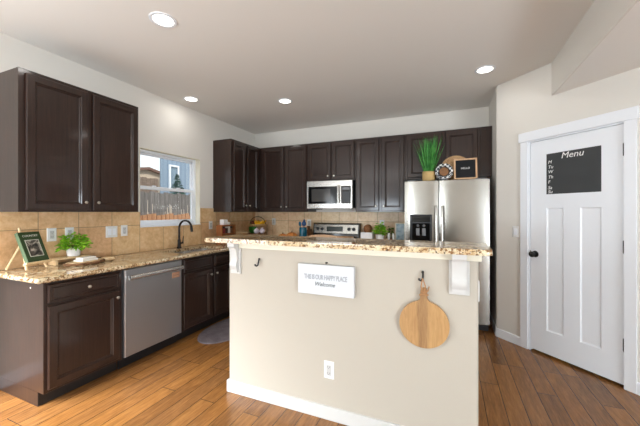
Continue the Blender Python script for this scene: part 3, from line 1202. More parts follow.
# backguard: slanted face
bg = MB()
bg.prism([(4.43, .9185), (4.435, 1.03), (4.452, 1.178), (4.472, 1.194), (4.548, 1.194), (4.548, .9185)], RX0, RX1, 'X', .004)
gd = obj('backguard', bg, 'gloss_black', rg)
tb = math.atan2(.02, .165)
GF = Matrix.Translation((0, 4.4365, 1.04)) @ Matrix.Rotation(-tb, 4, 'X')
gp = MB(GF).box(RX0 + .015, RX1 - .015, -.008, .002, -.008, .132, .004)
gp = obj('control_panel', gp, 'steel', gd)
obj('display', MB(GF).box(1.435, 1.70, -.0105, -.007, .025, .10, .001), 'display', gp)
for u in (1.285, 1.36, 1.80, 1.875):
    obj('knob', MB(GF).lathe([(.0, 0), (.027, 0), (.026, .012), (.020, .020), (.018, .03), (.0, .031)], (u, -.0085, .062), '-Y', 18), 'black_plastic', gp)
for (u, v, rr_) in ((1.39, 4.08, .10), (1.77, 4.08, .08), (1.39, 4.31, .08), (1.77, 4.31, .10)):
    obj('burner_ring', MB().lathe([(rr_, .0), (rr_, .0008), (rr_ - .006, .0008), (rr_ - .006, 0)], (u, v, .918), 'Z', 32), 'grey_plastic', rg)

# wooden stove cover on the cooktop
sc = thing('stove_cover', (1.58, 4.1, .92), 'pale wooden stove cover tray lying on the range', 'tray')
b = MB()
b.box(1.225, 1.885, 3.96, 4.40, .931, .955, .004)
b.box(1.225, 1.885, 3.96, 3.985, .955, 1.0, .004)
b.box(1.225, 1.885, 4.375, 4.40, .955, 1.0, .004)
b.box(1.225, 1.25, 3.985, 4.375, .955, 1.0, .004).box(1.86, 1.885, 3.985, 4.375, .955, 1.0, .004)
obj('tray', b, 'frame_wood', sc)
hd = MB()
for yy in (4.0,):
    arc = [(1.30, .96)]
    for k in range(13):
        aa = PI - PI * k / 12
        arc.append((1.555 + .255 * math.cos(aa), 1.0 + .045 * math.sin(aa)))
    arc.append((1.81, .96))
    hd.prism(arc, 4.0, 4.03, 'Y', .004)
obj('rail', hd, 'frame_wood', sc)
ft = MB()
for x in (1.26, 1.85):
    for y in (4.0, 4.36):
        ft.box(x - .015, x + .015, y - .015, y + .015, .9185, .9305)
obj('feet', ft, 'frame_wood', sc)

# ------------------------------------------------------------------ microwave
mw = thing('microwave', (1.58, 4.2, 1.42), 'stainless over-range microwave between dark wall cabinets', 'microwave')
MX0, MX1 = 1.212, 1.932
obj('body', MB().box(MX0 + .002, MX1 - .002, 4.205, 4.555, 1.425, 1.8285), 'dark_side', mw)
MF = F_BACK(4.204)
ff = obj('front_frame', MB(MF).panel(MX0, MX1, 1.415, 1.828, [(0, .0), (0, .026), (.006, .032), (.012, .032)]), 'steel_bright', mw)
obj('door_glass', MB(MF).box(MX0 + .03, 1.70, -.036, -.031, 1.487, 1.742, .002), 'gloss_black', mw)
obj('window', MB(MF).box(MX0 + .085, 1.60, -.0375, -.0355, 1.52, 1.705, .001), 'screen', mw)
obj('control_panel', MB(MF).box(1.762, MX1 - .022, -.036, -.031, 1.487, 1.742, .002), 'gloss_black', mw)
obj('keypad', MB(MF).box(1.785, 1.892, -.0372, -.0355, 1.51, 1.66), 'black_plastic', mw)
obj('display', MB(MF).box(1.785, 1.892, -.0372, -.0355, 1.685, 1.722), 'grey_plastic', mw)
h = MB(MF)
h.tube([(1.728, -.062, 1.49), (1.728, -.066, 1.55), (1.728, -.066, 1.70), (1.728, -.062, 1.755)], .014, 12)
h.tube([(1.728, -.03, 1.505), (1.728, -.062, 1.505)], .010, 8).tube([(1.728, -.03, 1.74), (1.728, -.062, 1.74)], .010, 8)
obj('handle', h, 'steel_bright', mw, 'bright vertical bar handle')
obj('vent_grille', MB().box(1.25, 1.42, 4.19, 4.30, 1.402, 1.4245, .003), 'black_plastic', mw)

# ------------------------------------------------------------------ refrigerator
fr = thing('refrigerator', (3.15, 4.2, 0), 'side-by-side stainless refrigerator with water dispenser', 'refrigerator')
FX0, FX1, FZ = 2.692, 3.618, 1.742
obj('body', MB().box(FX0 + .004, FX1 - .004, 3.95, 4.54, .012, FZ - .006, .004), 'dark_side', fr)
obj('toe_grille', MB().box(FX0 + .01, FX1 - .01, 3.93, 3.9495, .012, .085), 'black_plastic', fr)


def fdoor(x0, x1):
    b = MB()
    n = 10
    lo = []
    for z, ins in ((.09, .004), (.094, 0), (FZ - .004, 0), (FZ, .004)):
        lp = []
        for k in range(n + 1):          # gently bowed front
            t = k / n
            u = x0 + ins + (x1 - x0 - 2 * ins) * t
            lp.append((u, 3.888 - .012 * (1 - (2 * t - 1) ** 4) + ins, z))
        lp += [(x1 - ins, 3.946, z), (x0 + ins, 3.946, z)]
        lo.append(lp)
    b.rings(lo)
    return b


GX = 3.088
ld = obj('freezer_door', fdoor(FX0, GX - .005), 'steel', fr)
rd = obj('fridge_door', fdoor(GX + .005, FX1), 'steel', fr)


def fhandle(x, par):
    h = MB()
    h.tube([(x, 3.84, .62), (x, 3.826, .66), (x, 3.820, .80), (x, 3.820, 1.26), (x, 3.826, 1.40), (x, 3.84, 1.44)], [.012, .014, .015, .015, .014, .012], 12)
    h.tube([(x, 3.84, .64), (x, 3.88, .64)], .011, 8).tube([(x, 3.84, 1.42), (x, 3.88, 1.42)], .011, 8)
    obj('handle', h, 'steel_bright', par, 'bright vertical bar handle')


fhandle(GX - .030, ld)
fhandle(GX + .036, rd)
dp = obj('dispenser', MB(F_BACK(3.878)).panel(2.757, 3.012, .94, 1.335, [(0, -.004), (0, .006), (.006, .010), (.012, .010), (.014, .006)]), 'black_plastic', ld, 'black water dispenser')
obj('control_strip', MB(F_BACK(3.872)).box(2.775, 2.995, -.004, .001, 1.245, 1.318, .002), 'gloss_black', dp)
rcs = MB(F_BACK(3.872)).panel(2.785, 2.985, .965, 1.228, [(0, .0), (0, .006), (.014, .004), (.03, .0015)])
obj('recess', rcs, 'gloss_black', dp)
pd = MB(F_BACK(3.870))
pd.box(2.83, 2.87, -.014, -.0, 1.08, 1.17, .004).box(2.90, 2.94, -.014, -.0, 1.08, 1.17, .004)
pd.ball((2.85, -.006, 1.20), .016).ball((2.92, -.006, 1.20), .016)
obj('paddle', pd, 'grey_plastic', dp)
tp = MB()
tp.box(FX0 + .03, FX0 + .14, 3.90, 3.99, FZ - .005, FZ + .012, .004).box(FX1 - .14, FX1 - .03, 3.90, 3.99, FZ - .005, FZ + .012, .004)
obj('hinge_cover', tp, 'grey_plastic', fr)

# things on the refrigerator
FTZ = FZ + .0008
gp = thing('potted_grass', (2.965, 4.04, FTZ), 'tall green grass plant in a woven basket on the refrigerator', 'plant')
obj('basket', MB().lathe([(.0, .0), (.066, .0), (.073, .01), (.078, .06), (.076, .115), (.080, .122), (.074, .126), (.066, .118), (.0, .10)], (2.965, 4.04, FTZ), 'Z', 24), 'basket', gp)
g = MB()
for k in range(190):
    a = random.uniform(0, 2 * PI)
    r0 = random.uniform(0, .055)
    lean = random.uniform(.05, .62) * (0.4 + .6 * r0 / .055)
    L = random.uniform(.30, .50)
    dx, dy = math.cos(a), math.sin(a)
    if dy > 0:
        lean *= .45
    p = (2.965 + r0 * dx, 4.04 + r0 * dy, FTZ + .10)
    sd = random.uniform(0, PI)
    g.blade(p, (dx * lean, dy * lean, 1), (math.cos(sd), math.sin(sd), 0), L, random.uniform(.0028, .0048), random.uniform(-.005, .03), 5, .7)
obj('grass_blades', g, 'leaf_grass', gp)

# round rattan charger leaning on the cabinet
pt = thing('charger_plate', (3.275, 4.12, FTZ), 'round woven rattan charger leaning behind the letter board', 'plate')
TL = Matrix.Translation((3.275, 4.135, FTZ)) @ Matrix.Rotation(-.30, 4, 'X')
b = MB(TL)
pr_ = [(.0, .004), (.10, .004), (.13, .006), (.155, .014), (.168, .018), (.172, .014), (.168, .008), (.13, -.002), (.0, -.004)]
b.lathe([(r * 1.0, h) for r, h in pr_], (0, 0, .172), '-Y', 40)
obj('woven_disc', b, 'rattan', pt)
ri = MB(TL)
for rr_ in (.06, .10, .135, .170):
    ri.tube([(rr_ * math.cos(2 * PI * k / 36), -.0085 - (.011 if rr_ > .15 else (.004 if rr_ > .12 else 0)), .172 + rr_ * math.sin(2 * PI * k / 36)) for k in range(36)], .0042, 6, True)
obj('coils', ri, 'rattan', pt)

# small gingham wreath around wicker disc
wr = thing('gingham_wreath', (3.143, 3.965, FTZ), 'small black and white gingham wreath in front of rattan charger', 'wreath')
TL = Matrix.Translation((3.143, 3.975, FTZ)) @ Matrix.Rotation(-.12, 4, 'X')
b = MB(TL)
b.tube([(.082 * math.cos(2 * PI * k / 40), 0, .112 + .082 * math.sin(2 * PI * k / 40)) for k in range(40)], [.021 + .006 * math.sin(k * 2.4) for k in range(40)], 10, True)
obj('fabric_ring', b, 'gingham', wr)
obj('wicker_disc', MB(TL).lathe([(0, .006), (.05, .006), (.064, .002), (.064, -.004), (0, -.004)], (0, 0, .112), '-Y', 28), 'wicker', wr)
obj('inner_ring', MB(TL).tube([(.058 * math.cos(2 * PI * k / 30), -.008, .112 + .058 * math.sin(2 * PI * k / 30)) for k in range(30)], .006, 8, True), 'black', wr)

# letter board
lb = thing('letter_board', (3.375, 3.95, FTZ), 'square black letter board reading HELLO in pale wood frame', 'letter board')
TL = Matrix.Translation((3.378, 3.945, FTZ + .008)) @ Matrix.Rotation(-.16, 4, 'X') @ Matrix.Rotation(math.radians(-.5), 4, 'Y')
W2, H = .124, .252
b = MB(TL)
b.box(-W2, W2, 0, .02, .001, .018, .002).box(-W2, W2, 0, .02, H - .018, H, .002).box(-W2, -W2 + .018, 0, .02, .018, H - .018, .002).box(W2 - .018, W2, 0, .02, .018, H - .018, .002)
obj('frame', b, 'frame_wood', lb)
b = MB(TL)
b.box(-W2 + .017, W2 - .017, .009, .016, .017, H - .017)
for k in range(20):
    zz = .022 + k * (H - .045) / 19
    b.box(-W2 + .018, W2 - .018, .0065, .0095, zz - .003, zz + .003)
fe = obj('felt_board', b, 'felt', lb)
text('lettering', 'HELLO', 'chalk_ink', fe, TL @ tframe((0, .0055, H * .53), (1, 0, 0), (0, 0, 1), (0, -1, 0)), .032, .0008)

# ------------------------------------------------------------------ left counter: easel, book, plant, board
CT = .9148
es = thing('easel', (.2, 1.3, CT), 'pale wooden tabletop easel on the counter end', 'easel')
TE = Matrix.Translation((.235, 1.345, CT)) @ Matrix.Rotation(math.radians(107), 4, 'Z') @ Matrix.Rotation(-.40, 4, 'X')
# local: x along the book's width, y into the back, z up (leaning back)
b = MB(TE)
b.tube([(-.078, .014, .012), (-.020, .014, .36)], .0085, 8)
b.tube([(.078, .014, .012), (.020, .014, .30)], .0085, 8)
obj('front_legs', b, 'pine', es)
obj('ledge', MB(TE).box(-.10, .10, -.034, .006, .046, .060, .003), 'pine', es)
pz = TE @ Vector((-.0, .030, .27))
b = MB()
b.tube([pz, (.072, 1.215, CT + .0075)], .0085, 8)
obj('back_leg', b, 'pine', es)
bk = thing('book', tuple(TE @ Vector((0, 0, .062))), 'green hardback book with a framed cover picture on easel', 'book')
B2 = TE @ Matrix.Translation((.0, 0, .0615)) @ Matrix.Rotation(math.radians(0), 4, 'Y')
bw, bh = .080, .245
cv = MB(B2)
cv.box(-bw, bw, -.028, -.025, 0, bh, .001).box(-bw, bw, -.003, .0, 0, bh, .001)
obj('cover', cv, 'book_green', bk)
obj('spine', MB(B2).box(-bw - .003, -bw + .001, -.028, .0, 0, bh, .001), 'book_spine', bk)
obj('pages', MB(B2).box(-bw + .002, bw - .004, -.0248, -.0032, .004, bh - .004), 'paper', bk)
fr_ = MB(B2)
for q in ((-.052, -.048, .045, .175), (.048, .052, .045, .175), (-.052, .052, .041, .045), (-.052, .052, .175, .179)):
    fr_.box(q[0], q[1], -.0288, -.0279, q[2], q[3])
obj('picture_border', fr_, 'ink_cream', bk)
obj('picture', MB(B2).box(-.048, .048, -.0285, -.0279, .045, .175), 'print', bk)
text('lettering', 'COUNTRY', 'ink_cream', bk, B2 @ tframe((0, -.0284, .212), (1, 0, 0), (0, 0, 1), (0, -1, 0)), .024, .0004)

ri_ = thing('wooden_riser', (.105, 1.61, CT), 'small pale wooden riser under the white plant pot', 'riser')
obj('top', MB().box(.035, .172, 1.47, 1.75, CT + .044, CT + .058, .003), 'pine', ri_)
for yy in (1.50, 1.72):
    obj('foot', MB().box(.05, .158, yy - .010, yy + .010, CT + .0002, CT + .0438, .002), 'pine', ri_)
lv = thing('serving_board', (.29, 1.65, CT), 'live-edge wood serving board with bark rim beside the easel', 'serving board')
ol = []
cx_, cy_ = .292, 1.645
for k in range(44):
    a = 2 * PI * k / 44
    rr_ = 1 + .05 * math.sin(3 * a + 1) + .035 * math.sin(7 * a)
    px_, py_ = .092 * rr_ * math.cos(a), .15 * rr_ * math.sin(a)
    ol.append((cx_ + px_ - .14 * py_, cy_ + py_))
obj('board', MB().prism(ol, CT + .0016, CT + .028, 'Z', .003), 'serving_wood', lv)
obj('bark_rim', MB().tube([(cx_ + (p[0] - cx_) * 1.02, cy_ + (p[1] - cy_) * 1.02, CT + .0155 + .001 * math.sin(i * 2.1)) for i, p in enumerate(ol)], [.0115 + .002 * math.sin(i * 1.7) for i in range(44)], 8, True), 'bark', lv)
hb = MB()
hb.tube([(.268 + .04 * math.cos(a), 1.845 + .045 * math.sin(a), CT + .018) for a in [2 * PI * k / 20 for k in range(20)]], .014, 8, True)
obj('handle', hb, 'serving_wood', lv)
nk = MB()
nb = Matrix.Rotation(math.radians(12), 4, 'Z')
nk.box(.25, .345, 1.57, 1.72, CT + .0283, CT + .045, .006, 3, nb)
nk.box(.26, .335, 1.58, 1.71, CT + .045, CT + .062, .006, 3, nb)
single('folded_napkin', nk, 'linen', (.297, 1.645, CT + .0283), 'folded white napkin lying on the serving board', 'napkin')
px_, py_, pz_ = .10, 1.655, CT + .0583
pp = thing('potted_plant', (px_, py_, pz_), 'bright green leafy plant in small white pot on left counter', 'plant')
obj('pot', MB().lathe([(.0, .0), (.044, .0), (.047, .003), (.052, .072), (.054, .076), (.048, .076), (.045, .065), (.0, .06)], (px_, py_, pz_), 'Z', 24), 'ceramic', pp)


def bush(mb, c, n, rad, h, leaf, flat=1.0, xmin=None):
    for k in range(n):
        a = random.uniform(0, 2 * PI)
        el = random.uniform(-.15, 1.0)
        rr = rad * random.uniform(.25, 1)
        p = [c[0] + rr * math.cos(a) * math.cos(el * .9), c[1] + rr * math.sin(a) * math.cos(el * .9), c[2] + h * (.15 + .85 * max(el, -.1)) * random.uniform(.6, 1)]
        if xmin and p[0] < xmin:
            p[0] = xmin + random.uniform(0, .03)
        dd = Vector((math.cos(a), math.sin(a), random.uniform(-.3, .9)))
        if xmin and p[0] + dd.x * leaf * 2 < xmin:
            dd.x = abs(dd.x)
        sd = dd.cross(Vector((random.uniform(-1, 1), random.uniform(-1, 1), 1)))
        mb.blade(p, dd, sd, leaf * random.uniform(.7, 1.3), leaf * random.uniform(.26, .42), leaf * .25, 4, .25)


b = MB()
bush(b, (px_, py_, pz_ + .055), 380, .112, .15, .034, xmin=.024)
obj('foliage', b, 'leaf', pp)
sm = MB()
for k in range(9):
    a = 2 * PI * k / 9
    sm.tube([(px_ + .02 * math.cos(a), py_ + .02 * math.sin(a), pz_ + .055), (px_ + .055 * math.cos(a), py_ + .06 * math.sin(a), pz_ + .12)], .0016, 5)
obj('stems', sm, 'leaf_dark', pp)

# ------------------------------------------------------------------ corner counter: rack, fruit stand, utensils
rk = thing('spice_rack', (.22, 3.52, CT), 'small brown wooden spice rack in the corner past the sink', 'spice rack')
b = MB()
rx0, rx1, ry0, ry1 = .20, .30, 3.36, 3.66
for zz in (CT, CT + .135):
    b.box(rx0, rx1, ry0, ry1, zz, zz + .014)
b.box(rx0, rx1, ry0, ry0 + .015, CT, CT + .255).box(rx0, rx1, ry1 - .015, ry1, CT, CT + .255)
b.box(rx0, rx0 + .01, ry0, ry1, CT, CT + .255).box(rx0, rx1, ry0, ry1, CT + .255, CT + .268)
obj('shelves', b, 'rack_wood', rk)
for i, yy in enumerate((3.44, 3.494, 3.548, 3.602)):
    for j, zz in enumerate((CT + .0145, CT + .1495)):
        j_ = thing('spice_jar', (.26, yy, zz), ['red', 'dark', 'pale', 'brown'][i] + (' spice jar on upper shelf of wooden rack' if j else ' spice jar on lower shelf of wooden rack'), 'jar', 'jars in the spice rack')
        obj('jar', MB().lathe([(0, 0), (.021, 0), (.022, .004), (.022, .066), (.018, .072), (0, .072)], (.262, yy, zz), 'Z', 14), ['jar_red', 'jar_dark', 'clear', 'acacia'][i], j_)
        obj('lid', MB().lathe([(0, .0722), (.019, .0722), (.019, .092), (0, .093)], (.262, yy, zz), 'Z', 14), 'jar_lid' if i in (1, 2) else 'black', j_)
bx = MB().box(.215, .285, 3.415, 3.50, CT + .2685, CT + .345, .004)
single('white_box', bx, 'ceramic', (.25, 3.457, CT + .2685), 'small white box on top of the spice rack', 'box')
cp = MB().lathe([(0, 0), (.02, 0), (.026, .02), (.028, .035), (.024, .035), (.02, .01), (0, .008)], (.25, 3.555, CT + .2685), 'Z', 16)
single('small_cup', cp, 'ceramic', (.25, 3.555, CT + .2685), 'tiny cream cup beside white box on spice rack', 'cup')

fx, fy = .30, 4.22
fs = thing('fruit_stand', (fx, fy, CT), 'two-tier dark wire fruit stand in the counter corner', 'fruit stand')
b = MB()


def wring(mb, r, z, t=.003):
    mb.tube([(fx + r * math.cos(2 * PI * k / 28), fy + r * math.sin(2 * PI * k / 28), z) for k in range(28)], t, 6, True)


wring(b, .15, CT + .0045)
for k in range(3):
    a = 2 * PI * k / 3 + .5
    b.tube([(fx + .15 * math.cos(a), fy + .15 * math.sin(a), CT + .0045), (fx + .15 * math.cos(a), fy + .15 * math.sin(a), CT + .245)], .003, 6)
b.tube([(fx - .15, fy, CT + .25)] + [(fx - .15 * math.cos(PI * k / 12), fy, CT + .25 + .125 * math.sin(PI * k / 12)) for k in range(1, 12)] + [(fx + .15, fy, CT + .25)], .005, 6)
obj('wire_frame', b, 'wire', fs)
obj('lower_tier', MB().lathe([(0, .0), (.145, .0), (.150, .004), (.150, .012), (.146, .012), (.143, .005), (0, .005)], (fx, fy, CT + .095), 'Z', 28), 'wicker', fs)
obj('upper_basket', MB().lathe([(0, .0), (.09, .0), (.14, .02), (.152, .04), (.147, .04), (.135, .024), (.088, .005), (0, .005)], (fx, fy, CT + .215), 'Z', 28), 'basket', fs)
LT = CT + .1005
single('green_bowl', MB().lathe([(0, 0), (.036, 0), (.040, .006), (.066, .04), (.072, .108), (.068, .108), (.062, .044), (.03, .012), (0, .012)], (fx - .070, fy - .03, LT), 'Z', 28), 'green_bowl', (fx - .068, fy - .03, LT), 'green bowl under the fruit basket in the corner', 'bowl')
for k, c_ in enumerate(((.040, -.092), (.104, -.030))):
    gm = MB()
    c_ = (fx + c_[0], fy + c_[1], LT + .043)
    gm.ball(c_, .045, (1, 1, .94), 16)
    gm.tube([(c_[0], c_[1], c_[2] + .036), (c_[0] + .004, c_[1], c_[2] + .060)], [.014, .006], 8)
    single('garlic_bulb', gm, 'garlic', (c_[0], c_[1], c_[2] - .043), 'pale lilac garlic bulb beside the green bowl', 'garlic', 'garlic bulbs beside the green bowl')
for k in range(4):
    bn = MB()
    pts = []
    for q in range(9):
        aa = math.radians(-60 + 15 * q)
        pts.append((fx + .088 * math.sin(aa) + .048, fy - .058 + .0365 * k, CT + .222 + .11 * (1 - math.cos(aa)) + .030 + .012 * (k % 2)))
    bn.tube(pts, [.004, .012, .0165, .0178, .018, .0178, .0165, .012, .005], 8)
    single('banana', bn, 'banana', (fx, fy - .058 + .0365 * k, CT + .225), 'yellow banana in the wire stand basket', 'banana', 'bananas in the fruit basket')
ap = MB().ball((fx - .085, fy - .02, CT + .272), .038, (1, 1, .9))
single('apple', ap, 'apple', (fx - .085, fy - .02, CT + .236), 'red-brown apple left of bananas in the fruit basket', 'apple')
# thin oval board lying in front
ob = MB().prism([(.20 + .095 * math.cos(2 * PI * k / 28), 3.92 + .15 * math.sin(2 * PI * k / 28)) for k in range(28)], CT + .125, CT + .138, 'Z', .004)
ob.lathe([(0, 0), (.06, 0), (.05, .012), (.02, .02), (.018, .11), (.04, .1245), (0, .1245)], (.20, 3.92, CT), 'Z', 20)
single('pedestal_stand', ob, 'serving_wood', (.20, 3.92, CT), 'pale wooden oval pedestal stand left of the fruit stand', 'stand')

# pumpkins / gourds, teal crock of utensils
for k, (gx, gy, gr) in enumerate(((.905, 4.27, .074), (.735, 4.28, .058))):
    gd_ = thing('pumpkin', (gx, gy, CT), ('larger' if k == 0 else 'smaller') + ' orange pumpkin on back counter left of the teal crock', 'pumpkin', 'pumpkins on the back counter')
    b = MB()
    lo = []
    for i in range(1, 10):
        ph = PI * i / 10
        lo.append([((gr + gr * .10 * math.cos(8 * a)) * math.sin(ph) * math.cos(a) * 1.15 + gx, (gr + gr * .10 * math.cos(8 * a)) * math.sin(ph) * math.sin(a) * 1.15 + gy, CT + gr * .9 - gr * .9 * math.cos(ph) * .98) for a in [2 * PI * q / 32 for q in range(32)]])
    b.rings(lo)
    obj('flesh', b, 'orange_gourd', gd_)
    obj('stalk', MB().tube([(gx, gy, CT + gr * 1.65), (gx + .006, gy, CT + gr * 2.1)], [.008, .006], 7), 'bark', gd_)
kx, ky = 1.105, 4.27
ck = thing('utensil_crock', (kx, ky, CT), 'teal utensil crock on back counter left of the range', 'crock')
obj('crock', MB().lathe([(0, 0), (.05, 0), (.058, .01), (.062, .09), (.059, .20), (.062, .21), (.057, .21), (.053, .20), (.055, .02), (0, .012)], (kx, ky, CT), 'Z', 24), 'teal', ck)


def utensil(dx, dy, tx, ty, L, head, m, label, name):
    root = thing(name, (kx + dx, ky + dy, CT + .018), label, 'utensil', 'utensils in the teal crock')
    p0, p1 = Vector((kx + dx, ky + dy, CT + .018)), Vector((kx + tx, ky + ty, CT + L))
    obj('handle', MB().tube([p0, p1], [.006, .006], 8), m, root)
    d_ = (p1 - p0).normalized()
    q = d_.to_track_quat('Z', 'Y').to_matrix().to_4x4()
    obj('head', MB().ball(tuple(p1 + d_ * .03), .044, head, 14, q), m, root)


utensil(-.02, -.01, -.035, -.03, .235, (.8, .35, .9), 'teal_cloth', 'blue round-headed spatula leaning left in teal crock', 'spatula')
utensil(.0, .02, .005, .025, .265, (1.0, .35, .95), 'teal_dark', 'dark blue silicone spoon standing tallest in teal crock', 'serving_spoon')
utensil(.02, -.012, .03, -.03, .24, (.8, .35, .9), 'teal_dark', 'dark blue spoon leaning right in teal crock', 'serving_spoon')
KT = Matrix.Translation((1.16, 4.46, CT + .0095)) @ Matrix.Rotation(-.24, 4, 'Y')
kr = thing('knife_block', (1.16, 4.46, CT), 'brown slanted knife block between teal crock and range', 'knife block')
obj('block', MB(KT).box(-.030, .030, -.05, .05, 0, .17, .006, 2), 'acacia', kr)
for i in range(3):
    obj('knife_handle', MB(KT).box(-.008, .008, -.042 + i * .031, -.022 + i * .031, .170, .225, .003), 'bark', kr)

# right of the range
bb_ = thing('bread_box', (2.12, 4.30, CT), 'white slatted crate of brown bread beside the range', 'crate')
b = MB()
zb = CT
b.box(2.035, 2.205, 4.24, 4.252, zb, zb + .16).box(2.035, 2.205, 4.388, 4.40, zb, zb + .16).box(2.035, 2.047, 4.252, 4.388, zb, zb + .16).box(2.193, 2.205, 4.252, 4.388, zb, zb + .16).box(2.047, 2.193, 4.252, 4.388, zb, zb + .012)
for zz in (.035, .075, .115):
    b.box(2.04, 2.2, 4.237, 4.2405, zb + zz, zb + zz + .022)
obj('crate', b, 'ceramic', bb_)
b = MB()
b.ball((2.122, 4.32, zb + .205), .066, (1.0, .95, 1.05), 18)
single('bread_loaf', b, 'bread', (2.122, 4.32, zb + .135), 'round brown loaf sticking out of the white crate', 'bread')
pk = thing('potted_herb', (2.315, 4.22, CT), 'green leafy herb in white pot on counter beside white crate', 'plant')
obj('pot', MB().lathe([(.0, .0), (.044, .0), (.055, .12), (.058, .135), (.052, .135), (.048, .12), (0, .11)], (2.315, 4.22, CT), 'Z', 22), 'ceramic', pk)
b = MB()
bush(b, (2.315, 4.22, CT + .14), 230, .075, .155, .045)
obj('foliage', b, 'leaf', pk)
b = MB()
bush(b, (2.440, 4.36, CT + .08), 150, .045, .17, .028)
p2 = thing('potted_herb', (2.448, 4.36, CT), 'darker bushy plant in brown pot next to picture frame', 'plant')
obj('foliage', b, 'leaf_dark', p2)
obj('pot', MB().lathe([(.0, .0), (.036, .0), (.046, .09), (.042, .09), (0, .08)], (2.448, 4.36, CT), 'Z', 18), 'acacia', p2)
for k, xx in enumerate((2.455, 2.515)):
    g = MB().lathe([(0, 0), (.022, 0), (.024, .006), (.010, .016), (.008, .07), (.014, .085), (.018, .13), (.014, .165), (0, .166)], (xx, 4.12, CT), 'Z', 16)
    single('salt_shaker', g, 'clear', (xx, 4.12, CT), ('left' if k == 0 else 'right') + ' one of two slim pale shakers before the picture frame', 'shaker', 'pale shakers by the picture frame')
pf = thing('picture_frame', (2.555, 4.33, CT), 'pale picture frame with blue print beside the refrigerator', 'picture frame')
TP = Matrix.Translation((2.572, 4.31, CT)) @ Matrix.Rotation(-.15, 4, 'X')
b = MB(TP)
b.box(-.068, -.055, 0, .015, .001, .30).box(.055, .068, 0, .015, .001, .30).box(-.055, .055, 0, .015, .001, .014).box(-.055, .055, 0, .015, .287, .30)
obj('frame', b, 'paper', pf)
obj('print', MB(TP).box(-.056, .056, .004, .012, .012, .289), 'blue_print', pf)
obj('stand', MB().prism([(4.375, CT + .16), (4.43, CT + .001), (4.437, CT + .001), (4.383, CT + .165)], 2.54, 2.565, 'X'), 'black', pf)

# ------------------------------------------------------------------ rug
rgm = MB()
prof = []
n = 48
lo = []
for s_, z in ((1.0, .001), (1.0, .008), (.985, .012), (.9, .013), (.5, .0135)):
    lo.append([(.845 + .265 * s_ * math.cos(2 * PI * k / n), 2.90 + .465 * s_ * math.sin(2 * PI * k / n), z) for k in range(n)])
rgm.rings(lo)
single('oval_rug', rgm, 'rug', (.845, 2.90, 0), 'grey oval rug on the floor before the sink', 'rug')


# ------------------------------------------------------------------ recessed lights
def can(x, y, label):
    root = thing('recessed_light', (x, y, CZ), label, 'ceiling light', 'recessed ceiling lights')
    obj('trim_ring', MB().lathe([(.092, -.0005), (.092, -.004), (.086, -.007), (.070, -.005), (.068, -.0005)], (x, y, CZ), 'Z', 36), 'white', root)
    obj('lens', MB().lathe([(.0, -.003), (.0695, -.003), (.0695, -.0006), (0, -.0006)], (x, y, CZ), 'Z', 32), 'lens', root)
    l = bpy.data.lights.new('bulb', 'AREA')
    l.shape = 'DISK'
    l.size = .13
    l.spread = math.radians(180)
    l.energy = LAMP_POWER
    l.color = LAMP_COLOR
    o = bpy.data.objects.new('bulb', l)
    o.location = (0, 0, -.012)
    COL.objects.link(o)
    o.parent = root


can(1.29, 1.59, 'recessed ceiling light nearest the camera at upper left')
can(.274, 2.836, 'recessed ceiling light close to left wall above sink')
can(1.306, 3.345, 'recessed ceiling light in mid kitchen before the range')
can(3.521, 3.364, 'recessed ceiling light at right near the pantry door')

# ------------------------------------------------------------------ outdoors, through the window
st('ground', MB().box(-40, -.16, -6, 40, -.2, -.05), 'ground', 'dry yard beyond the window', 'ground')
bh_ = thing('neighbor_house', (-7, 11, -.05), 'blue-grey sided house filling the window view at right', 'house')
obj('siding_wall', MB().prism([(-6, 7.55), (-6, 15), (-12, 15), (-12, 12.9)], -.05, 6, 'Z'), 'siding', bh_)
wd = MB()
wd.box(-6.0, -5.95, 7.90, 7.96, 2.15, 3.06).box(-6.0, -5.95, 8.27, 8.33, 2.15, 3.06).box(-6.0, -5.95, 7.96, 8.27, 3.0, 3.06).box(-6.0, -5.95, 7.96, 8.27, 2.15, 2.21)
obj('window_trim', wd, 'white', bh_)
obj('pane', MB().box(-5.995, -5.97, 7.955, 8.275, 2.205, 3.005), 'glass', bh_)
obj('corner_board', MB().box(-5.998, -5.97, 7.56, 7.64, -.05, 6), 'siding', bh_)
th_ = thing('neighbor_house', (-15, 13, -.05), 'distant tan house with brown roof at window left', 'house')
obj('wall', MB().prism([(10.0, -.05), (14.9, -.05), (14.9, 3.62), (13.2, 3.98), (10.0, 3.42)], -17, -14, 'X'), 'tan_stucco', th_)
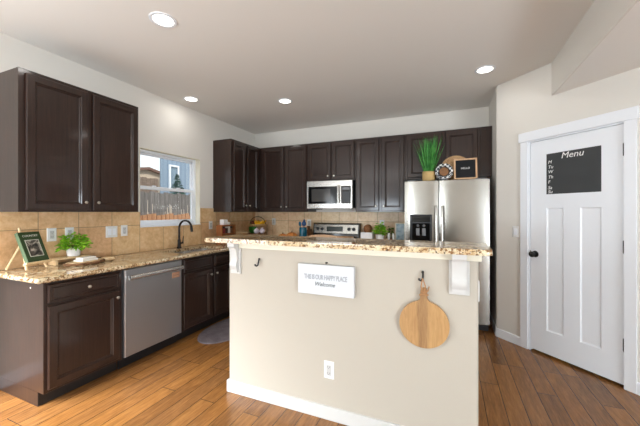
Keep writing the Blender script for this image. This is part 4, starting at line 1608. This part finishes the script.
rf = MB()
rf.prism([(9.7, 3.37), (13.2, 3.98), (15.1, 3.57), (15.1, 3.72), (13.2, 4.14), (9.7, 3.55)], -17.2, -13.8, 'X')
obj('roof', rf, 'roof', th_)
bf = MB()
for k in range(18):
    y = 4.55 + k * .13
    bf.box(-5.32, -5.28, y, y + .124, -.05, 2.40 + .012 * ((k * 7) % 3))
single('brown_fence', bf, 'brown_fence', (-5.3, 6, -.05), 'brown board fence far behind at window left', 'fence')
gf = MB()
for k in range(34):
    y = 3.2 + k * .125
    gf.box(-3.02, -2.99, y, y + .118, -.05, 1.80 + .015 * ((k * 5) % 3))
single('grey_fence', gf, 'grey_fence', (-3, 5.3, -.05), 'weathered grey board fence in lower window pane', 'fence')
pn = MB()
for k in range(26):
    y = 3.0 + k * .10
    pn.box(-2.03, -2.0, y, y + .086, -.05, 1.30 + .012 * ((k * 5) % 4))
single('picket_edging', pn, 'cedar', (-2, 4.4, -.05), 'low cedar picket edging in front of grey fence', 'fence')
sm = MB()
for k in range(26):
    y = 3.3 + random.uniform(0, 2.2)
    hh = random.uniform(1.36, 1.62)
    sm.tube([(-2.4, y, -.05), (-2.4 + random.uniform(-.03, .03), y + random.uniform(-.05, .05), hh)], [.012, .006], 5)
props(obj('dry_stems', sm, 'stem'), 'pale dry stems growing before the grey fence', 'plant', None, 'stuff')
cf = thing('conifer', (-4.3, 6.75, -.05), 'small blue-green conifer before the blue house', 'tree')
obj('trunk', MB().tube([(-4.3, 6.75, -.05), (-4.3, 6.75, 1.6)], .05, 8), 'bark', cf)
b = MB()
for k in range(700):
    t_ = random.random() ** .8
    z = .9 + 1.6 * t_
    rr_ = .55 * (1 - t_) + .03
    a = random.uniform(0, 2 * PI)
    b.blade((-4.3 + rr_ * .25 * math.cos(a), 6.75 + rr_ * .25 * math.sin(a), z), (math.cos(a), math.sin(a), .15), (-math.sin(a), math.cos(a), 0), rr_, .05, rr_ * .3, 3, .5)
obj('needles', b, 'conifer', cf)
